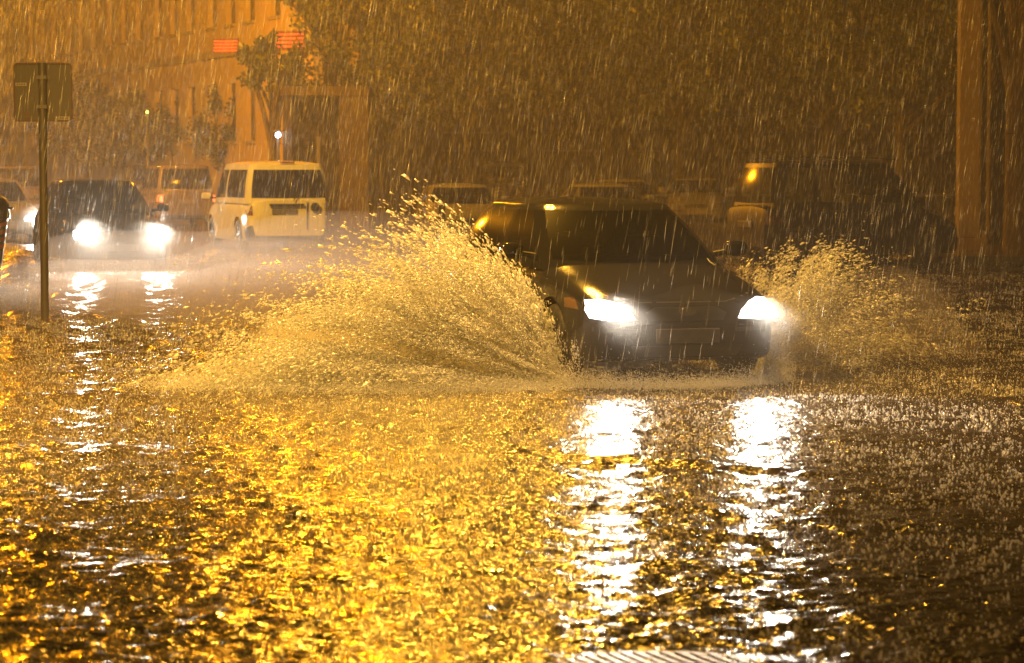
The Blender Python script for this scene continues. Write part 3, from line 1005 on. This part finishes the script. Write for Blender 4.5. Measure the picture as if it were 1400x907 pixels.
window_parts([(4.6, 5.8, 0.9, 2.4)], pt)
MB().box(2.2, 3.4, 0.2, 0.26, 0.01, 2.4).build('door', mat('brown_door', (0.06, 0.035, 0.02), 0.6), pt)


# ------------------------------------------------------------------ trees
BARK = mat('bark', (0.07, 0.055, 0.04), 0.9, noise=0.3, nscale=8, bump=0.5)
LEAFM = bpy.data.materials.new('leaf'); LEAFM.use_nodes = True
nt = LEAFM.node_tree; b = nt.nodes['Principled BSDF']
b.inputs['Roughness'].default_value = 0.45
geo = nt.nodes.new('ShaderNodeNewGeometry'); rp = nt.nodes.new('ShaderNodeValToRGB')
rp.color_ramp.elements[0].color = (0.030, 0.055, 0.012, 1); rp.color_ramp.elements[1].color = (0.085, 0.12, 0.03, 1)
nt.links.new(geo.outputs['Random Per Island'], rp.inputs[0]); nt.links.new(rp.outputs[0], b.inputs['Base Color'])
MATS['leaf'] = LEAFM


def tree_mesh(seed, rad, zc, zt, nleaf, leaf=0.11):
    g = np.random.default_rng(seed)
    ncl = 46
    d = g.normal(size=(ncl, 3)); d /= np.linalg.norm(d, axis=1)[:, None]
    rr = rad * g.uniform(0.35, 1.0, ncl) ** 0.6
    cc = d * rr[:, None]; cc[:, 2] *= zt / rad; cc[:, 2] += zc
    cs = g.uniform(0.35, 0.75, ncl) * rad * 0.36
    idx = g.integers(0, ncl, nleaf)
    off = g.normal(size=(nleaf, 3)); off /= np.linalg.norm(off, axis=1)[:, None]
    off *= (cs[idx] * g.uniform(0.3, 1.15, nleaf))[:, None]
    P = cc[idx] + off
    u = g.normal(size=(nleaf, 3)); u /= np.linalg.norm(u, axis=1)[:, None]
    w = g.normal(size=(nleaf, 3)); w -= u * (u * w).sum(1)[:, None]; w /= np.linalg.norm(w, axis=1)[:, None]
    s = (leaf * g.uniform(0.6, 1.3, nleaf))[:, None]
    V = np.stack([P - u * s, P - w * s * 0.45, P + u * s, P + w * s * 0.45], 1).reshape(-1, 3)
    F = np.arange(nleaf * 4).reshape(-1, 4)
    me = np_mesh('crown', V, F); me.materials.append(LEAFM)
    t = MB()
    t.path([(0, 0, 0), (0.03, 0.02, 0.9), (-0.04, 0.02, 2.0), (0.03, 0, zc * 0.75)], [0.20, 0.15, 0.13, 0.10], 10)
    for k in range(11):
        c = cc[k * 4]
        st = (0.0, 0.0, zc * (0.42 + 0.03 * k))
        mid = (c[0] * 0.5, c[1] * 0.5, (st[2] + c[2]) / 2 + 0.2)
        t.path([st, mid, tuple(c)], [0.08, 0.05, 0.02], 6)
    me2 = bpy.data.meshes.new('trunk'); me2.from_pydata(t.v, [], t.f); smooth(me2, 50); me2.materials.append(BARK)
    return me, me2


TM = [tree_mesh(3, 2.9, 5.2, 2.5, 11000), tree_mesh(8, 3.3, 5.6, 2.9, 12000), tree_mesh(21, 1.15, 5.3, 0.95, 4500, 0.09)]
trees = [
    (374, 75, 2, 0.92, 'small round tree crown between the two red glowing signs'),
    (122, 104, 0, 0.74, 'low tree standing just right of the road sign plate'),
    (165, 100, 1, 0.62, 'low tree above the roof of the glaring dark car'),
    (212, 103, 0, 0.72, 'low tree round the small yellow lamp'),
    (292, 96, 1, 0.60, 'low tree above the brownish people carrier and left of the van'),
    (250, 98, 1, 0.62, 'low tree behind the van queue, below the building windows'),
    (335, 90, 0, 0.62, 'low tree directly behind the pale van'),
    (455, 77, 2, 1.32, 'leafy tree top rising over the flat-roofed pavilion'),
    (522, 74, 1, 0.92, 'leafy tree at the right end of the flat-roofed pavilion'),
    (575, 82, 0, 1.15, 'broad tree a little right of the pavilion'),
    (640, 78, 1, 1.10, 'broad tree above the crest of the splash'),
    (735, 84, 0, 1.20, 'broad tree above the left end of the hatchback roof'),
    (830, 80, 1, 1.12, 'broad tree above the pale roof arcs'),
    (930, 78, 0, 1.18, 'dark tree left of the black estate'),
    (1030, 84, 1, 1.10, 'dark tree over the rear of the black estate'),
    (1130, 80, 0, 1.12, 'dark tree over the middle of the black estate'),
    (1230, 76, 1, 1.08, 'dark tree left of the amber pillar'),
    (1385, 50, 2, 1.15, 'dark leafy tree top in the upper right corner'),
]
for i, (px, Y, k, s, lab) in enumerate(trees):
    Y = Y + 4 if 500 < px < 1300 else Y
    t = empty('tree', (gx(px, Y), Y, 0), random.uniform(0, 6.28))
    t.scale = (s * 1.28, s * 1.28, s * 0.95) if px < 350 else (s, s, s * random.uniform(0.95, 1.08))
    tag(t, lab, 'tree', 'trees behind the street')
    link_mesh('trunk', TM[k][1], None, t); link_mesh('crown', TM[k][0], None, t)

# ------------------------------------------------------------------ ground
road_m = bpy.data.materials.new('flooded_asphalt'); road_m.use_nodes = True
nt = road_m.node_tree; b = nt.nodes['Principled BSDF']
b.inputs['Base Color'].default_value = (0.035, 0.030, 0.026, 1)
b.inputs['Roughness'].default_value = 0.165
b.inputs['IOR'].default_value = 1.36
tc = nt.nodes.new('ShaderNodeTexCoord')
def bumpnode(tex_out, strength, dist, prev=None):
    bp = nt.nodes.new('ShaderNodeBump'); bp.inputs['Strength'].default_value = strength; bp.inputs['Distance'].default_value = dist
    nt.links.new(tex_out, bp.inputs['Height'])
    if prev: nt.links.new(prev.outputs[0], bp.inputs['Normal'])
    return bp
vz = nt.nodes.new('ShaderNodeTexVoronoi'); vz.inputs['Scale'].default_value = 46; vz.feature = 'SMOOTH_F1'
vz.inputs['Smoothness'].default_value = 0.5
n1 = nt.nodes.new('ShaderNodeTexNoise'); n1.inputs['Scale'].default_value = 36; n1.inputs['Detail'].default_value = 2; n1.inputs['Roughness'].default_value = 0.6
n2 = nt.nodes.new('ShaderNodeTexNoise'); n2.inputs['Scale'].default_value = 2.2; n2.inputs['Detail'].default_value = 2
mp = nt.nodes.new('ShaderNodeMapping'); mp.inputs['Scale'].default_value = (0.42, 1.0, 1.0)
nt.links.new(tc.outputs['Object'], mp.inputs['Vector'])
for q in (vz, n1, n2): nt.links.new(mp.outputs[0], q.inputs['Vector'])
b1 = bumpnode(n2.outputs['Fac'], 0.6, 0.06)
b2 = bumpnode(n1.outputs['Fac'], 1.0, 0.0165, b1)
b3 = bumpnode(vz.outputs['Distance'], 0.6, 0.014, b2)
nt.links.new(b3.outputs[0], b.inputs['Normal'])

Yv = [-6.0, 0, 4.0, 7.0]
y = 8.0
while y < 30: Yv.append(y); y += 0.028 + (y - 8) * 0.0035
while y < 62: Yv.append(y); y += 0.13
while y < 140: Yv.append(y); y *= 1.03
Yv += [160, 220, 400, 900]
Xv = list(np.arange(-6.2, -3.6, 0.06)) + list(np.arange(-3.6, 3.6, 0.03)) + list(np.arange(3.6, 6.21, 0.06))
Xv = [-600, -200, -80, -40, -25, -17] + list(np.arange(-14, -6.3, 0.14)) + Xv + list(np.arange(6.35, 12, 0.16)) + [14, 17, 25, 40, 80, 200, 600]
Yv = np.array(Yv); Xv = np.array(Xv)
GX, GY = np.meshgrid(Xv, Yv)
def wave(X, Y):
    z = 0.0035 * np.sin(Y * 3.1 + 0.7 * np.sin(X * 0.9) + X * 0.35) + 0.003 * np.sin(Y * 5.3 - X * 0.8 + 1.3 * np.sin(X * 0.5 + 1))
    z += 0.003 * np.sin(X * 2.3 + Y * 1.7)
    # wake ridge running to the right
    t = (X + 0.1) / 1.75
    yr = 15.2 - 1.1 * t
    amp = np.clip(1 - np.abs(t - 0.5) / 0.95, 0, 1)
    z += 0.030 * amp * np.exp(-((Y - yr) / 0.13) ** 2)
    return z * np.clip((70 - Y) / 40, 0, 1)
GZ = wave(GX, GY)
ch = rng.normal(size=GX.shape)                    # chop beaten up by the rain
ch = ch + 0.5 * (np.roll(ch, 1, 0) + np.roll(ch, -1, 0) + np.roll(ch, 1, 1) + np.roll(ch, -1, 1))
ch = 0.6 * ch + 0.38 * (np.roll(ch, 1, 1) + np.roll(ch, -1, 1)) + 0.12 * (np.roll(ch, 2, 1) + np.roll(ch, -2, 1))
ch = np.sign(ch) * np.abs(ch) ** 1.3
GZ += ch * np.clip(0.0024 + (GY - 18) * 0.00034, 0.0024, 0.012) * np.clip((62 - GY) / 10, 0, 1) * np.clip((14.0 - np.abs(GX)) / 2.0, 0.0, 1) * (GY > 7.5)
nx, ny = len(Xv), len(Yv)
V = np.stack([GX.ravel(), GY.ravel(), GZ.ravel()], 1)
ii = (np.arange(ny - 1)[:, None] * nx + np.arange(nx - 1)[None, :]).ravel()
F = np.stack([ii, ii + 1, ii + nx + 1, ii + nx], 1)
me = np_mesh('road', V, F); smooth(me, 0)
road = link_mesh('road', me, road_m); tag(road, kind='structure')

PAVE = mat('wet_paving', (0.10, 0.09, 0.08), 0.22, noise=0.3, nscale=3, bump=0.3)
KERB = mat('kerb_stone', (0.11, 0.10, 0.09), 0.4, noise=0.2, nscale=6)
def pavement(name, pts, kerb_edges):
    n = len(pts)
    o = MB().add([(x, y, 0.12) for x, y in pts] + [(x, y, -0.3) for x, y in pts],
                 [tuple(range(n))] + [(i, n + i, n + (i + 1) % n, (i + 1) % n) for i in range(n)]).build(name, PAVE)
    tag(o, kind='structure')
    for (i, j) in kerb_edges:
        a = Vector(pts[i]); c = Vector(pts[j]); d = c - a; Lk = d.length; nk = int(Lk / 0.9)
        u = d / Lk; an = math.atan2(u.y, u.x)
        kb = None
        for k in range(min(nk, 40)):
            if kb is None:
                ko = MB().box(0.006, 0.894, -0.16, -0.003, -0.1, 0.135).build('kerb_stone', KERB, o, None, 0.015); kb = ko.data
            else: ko = link_mesh('kerb_stone', kb, None, o)
            p = a + u * (k * 0.9)
            ko.location = (p.x, p.y, 0); ko.rotation_euler = (0, 0, an)
pavement('pavement', [(7.3, 45.5), (40, 45.5), (40, 74), (10.0, 74)], [(0, 1)])
pavement('pavement', [(-2.5, 70), (9.5, 74.2), (40, 74.2), (40, 140), (-24, 140)], [])

# ------------------------------------------------------------------ cast iron covers at the bottom edge
IRON = mat('wet_iron', (0.10, 0.09, 0.085), 0.30, metal=0.5, bump=0.9, nscale=55)
def cover(cx, cy_, rad, lab, barang):
    o = empty('drain_cover', (cx, cy_, 0.006)); tag(o, lab, 'drain cover'); o.location.z = -0.004
    MB().lathe([(rad + 0.06, -0.02), (rad + 0.06, 0.004), (rad + 0.01, 0.006), (rad + 0.01, -0.02)], 48).build('frame', IRON, o, 30)
    MB().lathe([(rad, 0.008), (0.001, 0.004)], 48).build('lid', mat('sunk_iron', (0.03, 0.028, 0.025), 0.45, bump=0.4, nscale=50), o)
    d = Vector((math.cos(barang), math.sin(barang))); nn = Vector((-d.y, d.x))
    k = -rad + 0.03
    while k < rad - 0.02:
        h = math.sqrt(rad * rad - k * k) - 0.015
        c0 = nn * k
        q = [c0 - d * h - nn * 0.012, c0 + d * h - nn * 0.012, c0 + d * h + nn * 0.012, c0 - d * h + nn * 0.012]
        v = [(p.x, p.y, 0.0045) for p in q] + [(p.x, p.y, 0.016) for p in q]
        MB().add(v, [(4, 5, 6, 7), (0, 1, 5, 4), (1, 2, 6, 5), (2, 3, 7, 6), (3, 0, 4, 7)]).build('rib', IRON, o)
        k += 0.045
cover(gx(905, 8.5), 8.40, 0.44, 'ribbed iron drain cover shining at the bottom edge right of centre', R(112))


# ------------------------------------------------------------------ water in the air
def streaks(name, P, D, Ln, rad, m, label, cat):
    """slender drops: P centres, D unit directions, Ln lengths, rad radii"""
    N = len(P)
    a = np.tile(np.array([1.0, 0, 0]), (N, 1))
    u = np.cross(D, a); u /= np.linalg.norm(u, axis=1)[:, None]
    w = np.cross(D, u)
    V = np.zeros((N, 5, 3))
    V[:, 0] = P + D * (Ln / 2)[:, None]; V[:, 4] = P - D * (Ln / 2)[:, None]
    ph = rng.uniform(0, 6.28, N)
    for k in range(3):
        an = ph + 2 * math.pi * k / 3
        V[:, 1 + k] = P - D * (Ln * 0.12)[:, None] + (u * np.cos(an)[:, None] + w * np.sin(an)[:, None]) * rad[:, None]
    f = np.array([(0, 1, 2), (0, 2, 3), (0, 3, 1), (4, 2, 1), (4, 3, 2), (4, 1, 3)])
    F = (np.arange(N)[:, None, None] * 5 + f[None]).reshape(-1, 3)
    o = link_mesh(name, np_mesh(name, V.reshape(-1, 3), F), m)
    tag(o, label, cat, kind='stuff')
    return o


def droplets(name, P, s, m, label, cat, D=None, stretch=None):
    """tiny four-faced drops"""
    N = len(P)
    t = np.array([(1, 1, 1), (1, -1, -1), (-1, 1, -1), (-1, -1, 1)], float) / 1.73
    q = rng.normal(size=(N, 4)); q /= np.linalg.norm(q, axis=1)[:, None]
    x, y, z, w = q.T
    M = np.stack([1 - 2 * (y * y + z * z), 2 * (x * y - z * w), 2 * (x * z + y * w), 2 * (x * y + z * w), 1 - 2 * (x * x + z * z), 2 * (y * z - x * w),
                  2 * (x * z - y * w), 2 * (y * z + x * w), 1 - 2 * (x * x + y * y)], 1).reshape(N, 3, 3)
    off = np.einsum('nij,kj->nki', M, t) * s[:, None, None]
    if D is not None:
        pr = np.einsum('nki,ni->nk', off, D)
        off += (pr * (stretch - 1)[:, None])[:, :, None] * D[:, None, :]
    V = P[:, None, :] + off
    f = np.array([(0, 1, 2), (0, 2, 3), (0, 3, 1), (1, 3, 2)])
    F = (np.arange(N)[:, None, None] * 4 + f[None]).reshape(-1, 3)
    o = link_mesh(name, np_mesh(name, V.reshape(-1, 3), F), m)
    tag(o, label, cat, kind='stuff')
    return o


RAINM = water_drop('rain_water', 0.6, 0.25)
CROWNM = water_drop('crown_water', 0.65, 0.40, 0.46, 0.16)
FALLM = water_drop('falling_rain', 0.6, 0.2, 0.48)
SPRAYM = water_drop('spray_water', 0.55, 0.2, 0.35)

# rain, through the air seen by the camera and a few metres to each side
N = 85000
Y = (rng.uniform(9.0 ** 2.4, 75.0 ** 2.4, N)) ** (1 / 2.4)
X = rng.uniform(-0.24, 0.24, N) * Y + rng.uniform(-1.0, 1.0, N)
Z = rng.uniform(0.02, 1, N) * (EYE + 0.078 * Y)
sel = Z > 0.05
P = np.stack([X, Y, Z], 1)[sel]; N = len(P)
D = np.stack([0.15 + rng.normal(0, 0.035, N), rng.normal(0, 0.05, N), np.ones(N)], 1); D /= np.linalg.norm(D, axis=1)[:, None]
Ln = (0.04 + rng.gamma(2.5, 0.032, N)) * (0.75 + P[:, 1] / 60); rad = rng.uniform(0.0006, 0.00125, N) * (0.75 + P[:, 1] / 70)
streaks('rain', P, D, Ln, rad, FALLM, 'heavy slanting rain falling through the whole street', 'rain')

# splashes thrown up by the drops where they hit the water
N = 60000
Y = (rng.uniform(8.3 ** 1.0, 48.0 ** 1.0, N)) ** (1 / 1.0)
X = rng.uniform(-0.23, 0.23, N) * Y
Z = np.abs(rng.normal(0, 0.016, N)) * (1 + Y / 60) + 0.004
P = np.stack([X, Y, Z], 1)
droplets('rain_splashes', P, rng.uniform(0.0018, 0.0045, N) * (0.6 + Y / 30), RAINM, 'drops bouncing off the flooded road surface', 'water')


# crowns: little rounded jets where each drop strikes
def crowns(name, N, y0, y1, label, seed):
    g = np.random.default_rng(seed)
    Y = np.sqrt(g.uniform(y0 ** 2, y1 ** 2, N)); X = g.uniform(-0.225, 0.225, N) * Y
    h = 0.004 + g.gamma(2.0, 0.0031, N); w = g.uniform(0.4, 0.9, N) * np.minimum(h * 0.5 + 0.0025, 0.009)
    n = 5
    lev = [(0.9, -0.004), (1.0, 0.30), (0.62, 0.78)]
    V = np.zeros((N, n * 3 + 1, 3)); ph = g.uniform(0, 6.28, N)
    tx, ty = g.normal(0, 0.25, N), g.normal(0, 0.25, N)
    for li, (r, t) in enumerate(lev):
        for k in range(n):
            a = ph + 2 * math.pi * k / n + li * 0.5
            rr = w * r * (1 + g.normal(0, 0.15, N)) * (1.25 if li == 0 else 1)
            z = h * t if li else np.full(N, -0.004)
            V[:, li * n + k] = np.stack([X + rr * np.cos(a) + tx * np.maximum(z, 0), Y + rr * np.sin(a) + ty * np.maximum(z, 0), z], 1)
    V[:, -1] = np.stack([X + tx * h, Y + ty * h, h], 1)
    f = []
    for li in range(2):
        for k in range(n):
            a, b = li * n + k, li * n + (k + 1) % n
            f += [(a, b, b + n), (a, b + n, a + n)]
    for k in range(n): f.append((2 * n + k, 2 * n + (k + 1) % n, 3 * n))
    f = np.array(f)
    F = (np.arange(N)[:, None, None] * (3 * n + 1) + f[None]).reshape(-1, 3)
    me = np_mesh(name, V.reshape(-1, 3), F); smooth(me, 0)
    o = link_mesh(name, me, CROWNM); tag(o, label, 'water', kind='stuff')
crowns('splash_crowns', 60000, 8.2, 30.0, 'little crowns of water standing up where the rain strikes the near road', 31)
N = 30000
Y = np.sqrt(rng.uniform(24 ** 2, 50.0 ** 2, N)); X = rng.uniform(-0.225, 0.225, N) * Y
hgt = rng.gamma(2.2, 0.009, N) + 0.01
P = np.stack([X, Y, hgt * 0.42], 1)
D = np.stack([rng.normal(0, 0.22, N), rng.normal(0, 0.22, N), np.ones(N)], 1); D /= np.linalg.norm(D, axis=1)[:, None]
streaks('far_splash_crowns', P, D, hgt, rng.uniform(0.005, 0.010, N), RAINM, 'spiky crowns of water thrown up by the rain on the far road', 'water')


def fan(name, src, lat, back, N, prof_len, th0, th1, label, size, seed, nfil=1400, thp=1.0, rp=0.8, r0=0.0, depth=(0.10, 0.9), trail=0.8, cat='splash'):
    """a sheet of water thrown out from under a tyre: filaments fan out from src"""
    g = np.random.default_rng(seed)
    fth = np.radians(th0 + (th1 - th0) * g.uniform(0, 1, nfil) ** thp)
    fl = np.array([prof_len(math.degrees(a)) for a in fth]) * (0.62 + 0.42 * g.beta(2.5, 1.6, nfil))
    fr = r0 + (1 - r0) * g.uniform(0, 1, nfil) ** rp             # where along its path this string of drops is
    fd = g.normal(0, 1, nfil)
    fid = g.integers(0, nfil, N)
    r = np.clip(fr[fid] + g.normal(0, 0.075, N), 0.0, 1.12)
    a = fth[fid] + g.normal(0, 0.011, N) * (0.5 + r)
    L = fl[fid] * r
    dep = back[None] * (trail * r + fd[fid] * depth[0] * (0.4 + r) * depth[1] + g.normal(0, 0.05, N) * (0.5 + r))[:, None]
    pos = src[None] + lat[None] * (L * np.cos(a))[:, None] + dep + g.normal(0, 0.010, (N, 3)) * (0.5 + 1.5 * r)[:, None]
    pos[:, 2] += L * np.sin(a) - 0.10 * r * r * np.cos(a)
    D = lat[None] * np.cos(a)[:, None] * np.ones((N, 1)); D[:, 2] += np.sin(a) - 0.5 * r
    D /= np.linalg.norm(D, axis=1)[:, None]
    ph = g.uniform(0, 6.28, 6); aa = np.degrees(a)
    nz = (np.sin(aa * 0.55 + ph[0] + 2.0 * np.sin(r * 5 + ph[1])) + np.sin(aa * 1.3 + ph[2] + r * 9) + 0.8 * np.sin(r * 17 + aa * 0.4 + ph[3]) + 0.8 * np.sin(aa * 2.7 + ph[4] - r * 6)) / 3.6
    ok = (pos[:, 2] > 0.008) & (g.uniform(0, 1, N) < np.clip(0.55 + 0.9 * nz - 0.25 * (r - 0.5), 0.06, 1))
    sz = g.gamma(3.0, 1 / 3.0, N) * (size[0] + (size[1] - size[0]) * r)
    droplets(name, pos[ok], np.clip(sz, 0.0015, 0.02)[ok], SPRAYM, label, cat, D[ok], np.where(g.uniform(0, 1, N) < 0.35, 1.0, 3.2)[ok])


th = R(17)
fwdv = np.array([math.sin(th), -math.cos(th), 0]); latR = np.array([-math.cos(th), -math.sin(th), 0]); back = -fwdv
mc = np.array(main_car.location)
def carpt(lx, ly):      # ly measured from the front bumper
    return mc - latR * lx + back * (ly - HATCH['L'] / 2)
wR = carpt(-0.86, 0.72); wL = carpt(0.86, 0.72)
wR = np.array([gx(775, 19.9), 19.9, 0.0]); wL = carpt(0.86, 0.72)
lenR = prof([(0, 3.1), (10, 2.8), (18, 2.4), (27, 1.98), (38, 1.75), (48, 1.62), (58, 1.48), (66, 1.22), (72, 0.98), (80, 0.76), (86, 0.6)])
fan('road_splash', wR, latR, back, 210000, lenR, 0.5, 86, 'huge golden splash thrown sideways by the hatchback on the left', (0.0017, 0.0050), 5, 900, 1.5, 0.62, depth=(0.22, 1.0), trail=0.8)
fan('splash_crest', wR, latR, back, 10000, prof([(0, 3.3), (20, 2.6), (30, 2.25), (40, 2.05), (50, 1.92), (58, 1.88), (64, 1.52), (70, 1.17), (80, 0.87)]), 16, 82, 'loose glinting drops along the crest of the big left splash', (0.004, 0.0072), 9, 1500, 0.95, 0.9, 0.6, depth=(0.2, 1.0), trail=0.8)
fan('splash_foot', wR, latR, back, 30000, prof([(0, 3.3), (12, 2.6)]), 0, 9, 'churned water along the foot of the big left splash', (0.003, 0.0065), 12, 1500, 1.0, 0.8, depth=(0.42, 1.0), trail=0.55)
fan('road_splash', wL, -latR, back, 60000, prof([(0, 1.9), (20, 1.85), (35, 1.75), (46, 1.62), (58, 1.15), (75, 0.7)]), 2, 62, 'amber splash thrown up on the right of the hatchback', (0.0026, 0.0052), 6, 500, 0.8, 0.75, depth=(0.25, 1.0), trail=0.9)
# foam and churned drops on the water round the tyres
N = 26000
t = rng.uniform(0, 1, N) ** 1.1
X = gx(775, 19.9) - 3.2 * t + rng.normal(0, 0.15, N)
Yf = 19.75 - 0.25 * np.sin(t * 5) - 0.3 * t + rng.normal(0, 0.28, N)
P = np.stack([X, Yf, rng.gamma(1.3, 0.022, N) + 0.004], 1)
droplets('splash_fringe', P, rng.uniform(0.002, 0.006, N), RAINM, 'ragged fringe of drops where the left splash falls back on the road', 'water')


# bow wave churned up in front of the bumper
N = 22000
t = rng.uniform(-1, 1, N)
bw = np.array([carpt(0, -0.12)]) + latR[None] * (t * 0.98)[:, None] + back[None] * (0.45 * t * t + rng.normal(0, 0.10, N) - 0.05)[:, None]
bw[:, 2] = 0.003 + rng.gamma(1.6, 0.045, N) * (0.6 + 0.5 * t * t)
droplets('bow_wave', bw, rng.uniform(0.002, 0.0055, N), SPRAYM, 'bow wave of churned water pushed along by the hatchback bumper', 'water')


def mist_hull(name, c, r, density, label, seed, aniso=0.45, rot=0):
    """a lumpy closed hull of fine spray, or of mist added for headlight glare"""
    bm = bmesh.new(); bmesh.ops.create_icosphere(bm, subdivisions=4, radius=1)
    g = random.Random(seed); ph = [g.uniform(0, 6) for _ in range(6)]
    for v in bm.verts:
        p = v.co.copy()
        k = 1 + 0.12 * math.sin(5 * p.x + ph[0]) * math.sin(4 * p.z + ph[1]) + 0.07 * math.sin(9 * p.x + ph[2] + 5 * p.z) + 0.05 * math.sin(13 * p.z + ph[3] + 4 * p.y)
        v.co = Vector((p.x * r[0] * k, p.y * r[1] * k, max(p.z, -0.02) * r[2] * k + 0.02))
    me = bpy.data.meshes.new(name); bm.to_mesh(me); bm.free(); smooth(me, 0)
    o = link_mesh(name, me, volume(name + '_' + str(seed), (0.97, 0.97, 0.97), density, aniso))
    o.location = (c[0], c[1], 0.03); o.rotation_euler = (0, 0, rot)
    tag(o, label, 'spray', kind='stuff')
    return o
mist_hull('spray_and_glare_mist', (gx(590, 21.0), 20.9, 0), (1.6, 0.85, 0.68), 1.25, 'fine golden mist in the left splash beside the hatchback', 1, 0.4, R(12))
mist_hull('spray_and_glare_mist', (gx(1190, 22.5), 22.6, 0), (1.0, 0.9, 0.75), 0.18, 'fine amber mist right of the hatchback', 2, 0.4, 0)
for (hz_, dn, sd_, lb) in ((1.0, 0.05, 3, 'thin white spray hanging over the road in the far headlight beams'), (0.68, 0.07, 13, 'white spray low over the road in the far headlight beams'), (0.4, 0.11, 14, 'dense white spray just above the road in the far headlight beams')):
    mist_hull('spray_and_glare_mist', (gx(425, 31.5), 31.5, 0), (3.4 + hz_, 6.6 - hz_, hz_), dn, lb, sd_, 0.5, R(18))
mist_hull('spray_and_glare_mist', (gx(460, 27), 27, 0), (2.6, 5.0, 0.62), 0.08, 'thinner low spray between the big splash and the van', 8, 0.5, R(18))

q = carpt(0, -0.15)
mist_hull('spray_and_glare_mist', (q[0], q[1], 0), (1.15, 0.5, 0.72), 0.06, 'grey spray in front of the hatchback bumper', 6, 0.5, R(17))
for (cr, lab, sd) in ((car2, 'added mist imitating glare round the headlights of the dark car behind the sign pole', 4), (car3, 'added mist imitating glare round the headlight at the left edge', 5)):
    q = Vector(cr.location); a = R(20)
    fx, fy = q.x + math.sin(a) * 2.12, q.y - math.cos(a) * 2.12
    mist_hull('spray_and_glare_mist', (fx, fy, 0), (1.15, 0.55, 0.95), 0.055, lab, sd, 0.5, a)  # hull added round the lit lenses to imitate their glare

# haze: one even box of wet air
hz = MB().box(-60, 60, -4, 150, -1, 15.5).build('haze', volume('haze_air', (0.95, 0.95, 0.95), 0.0017, 0.45))
tag(hz, 'rain-soaked air glowing in the street light', 'haze', kind='stuff')
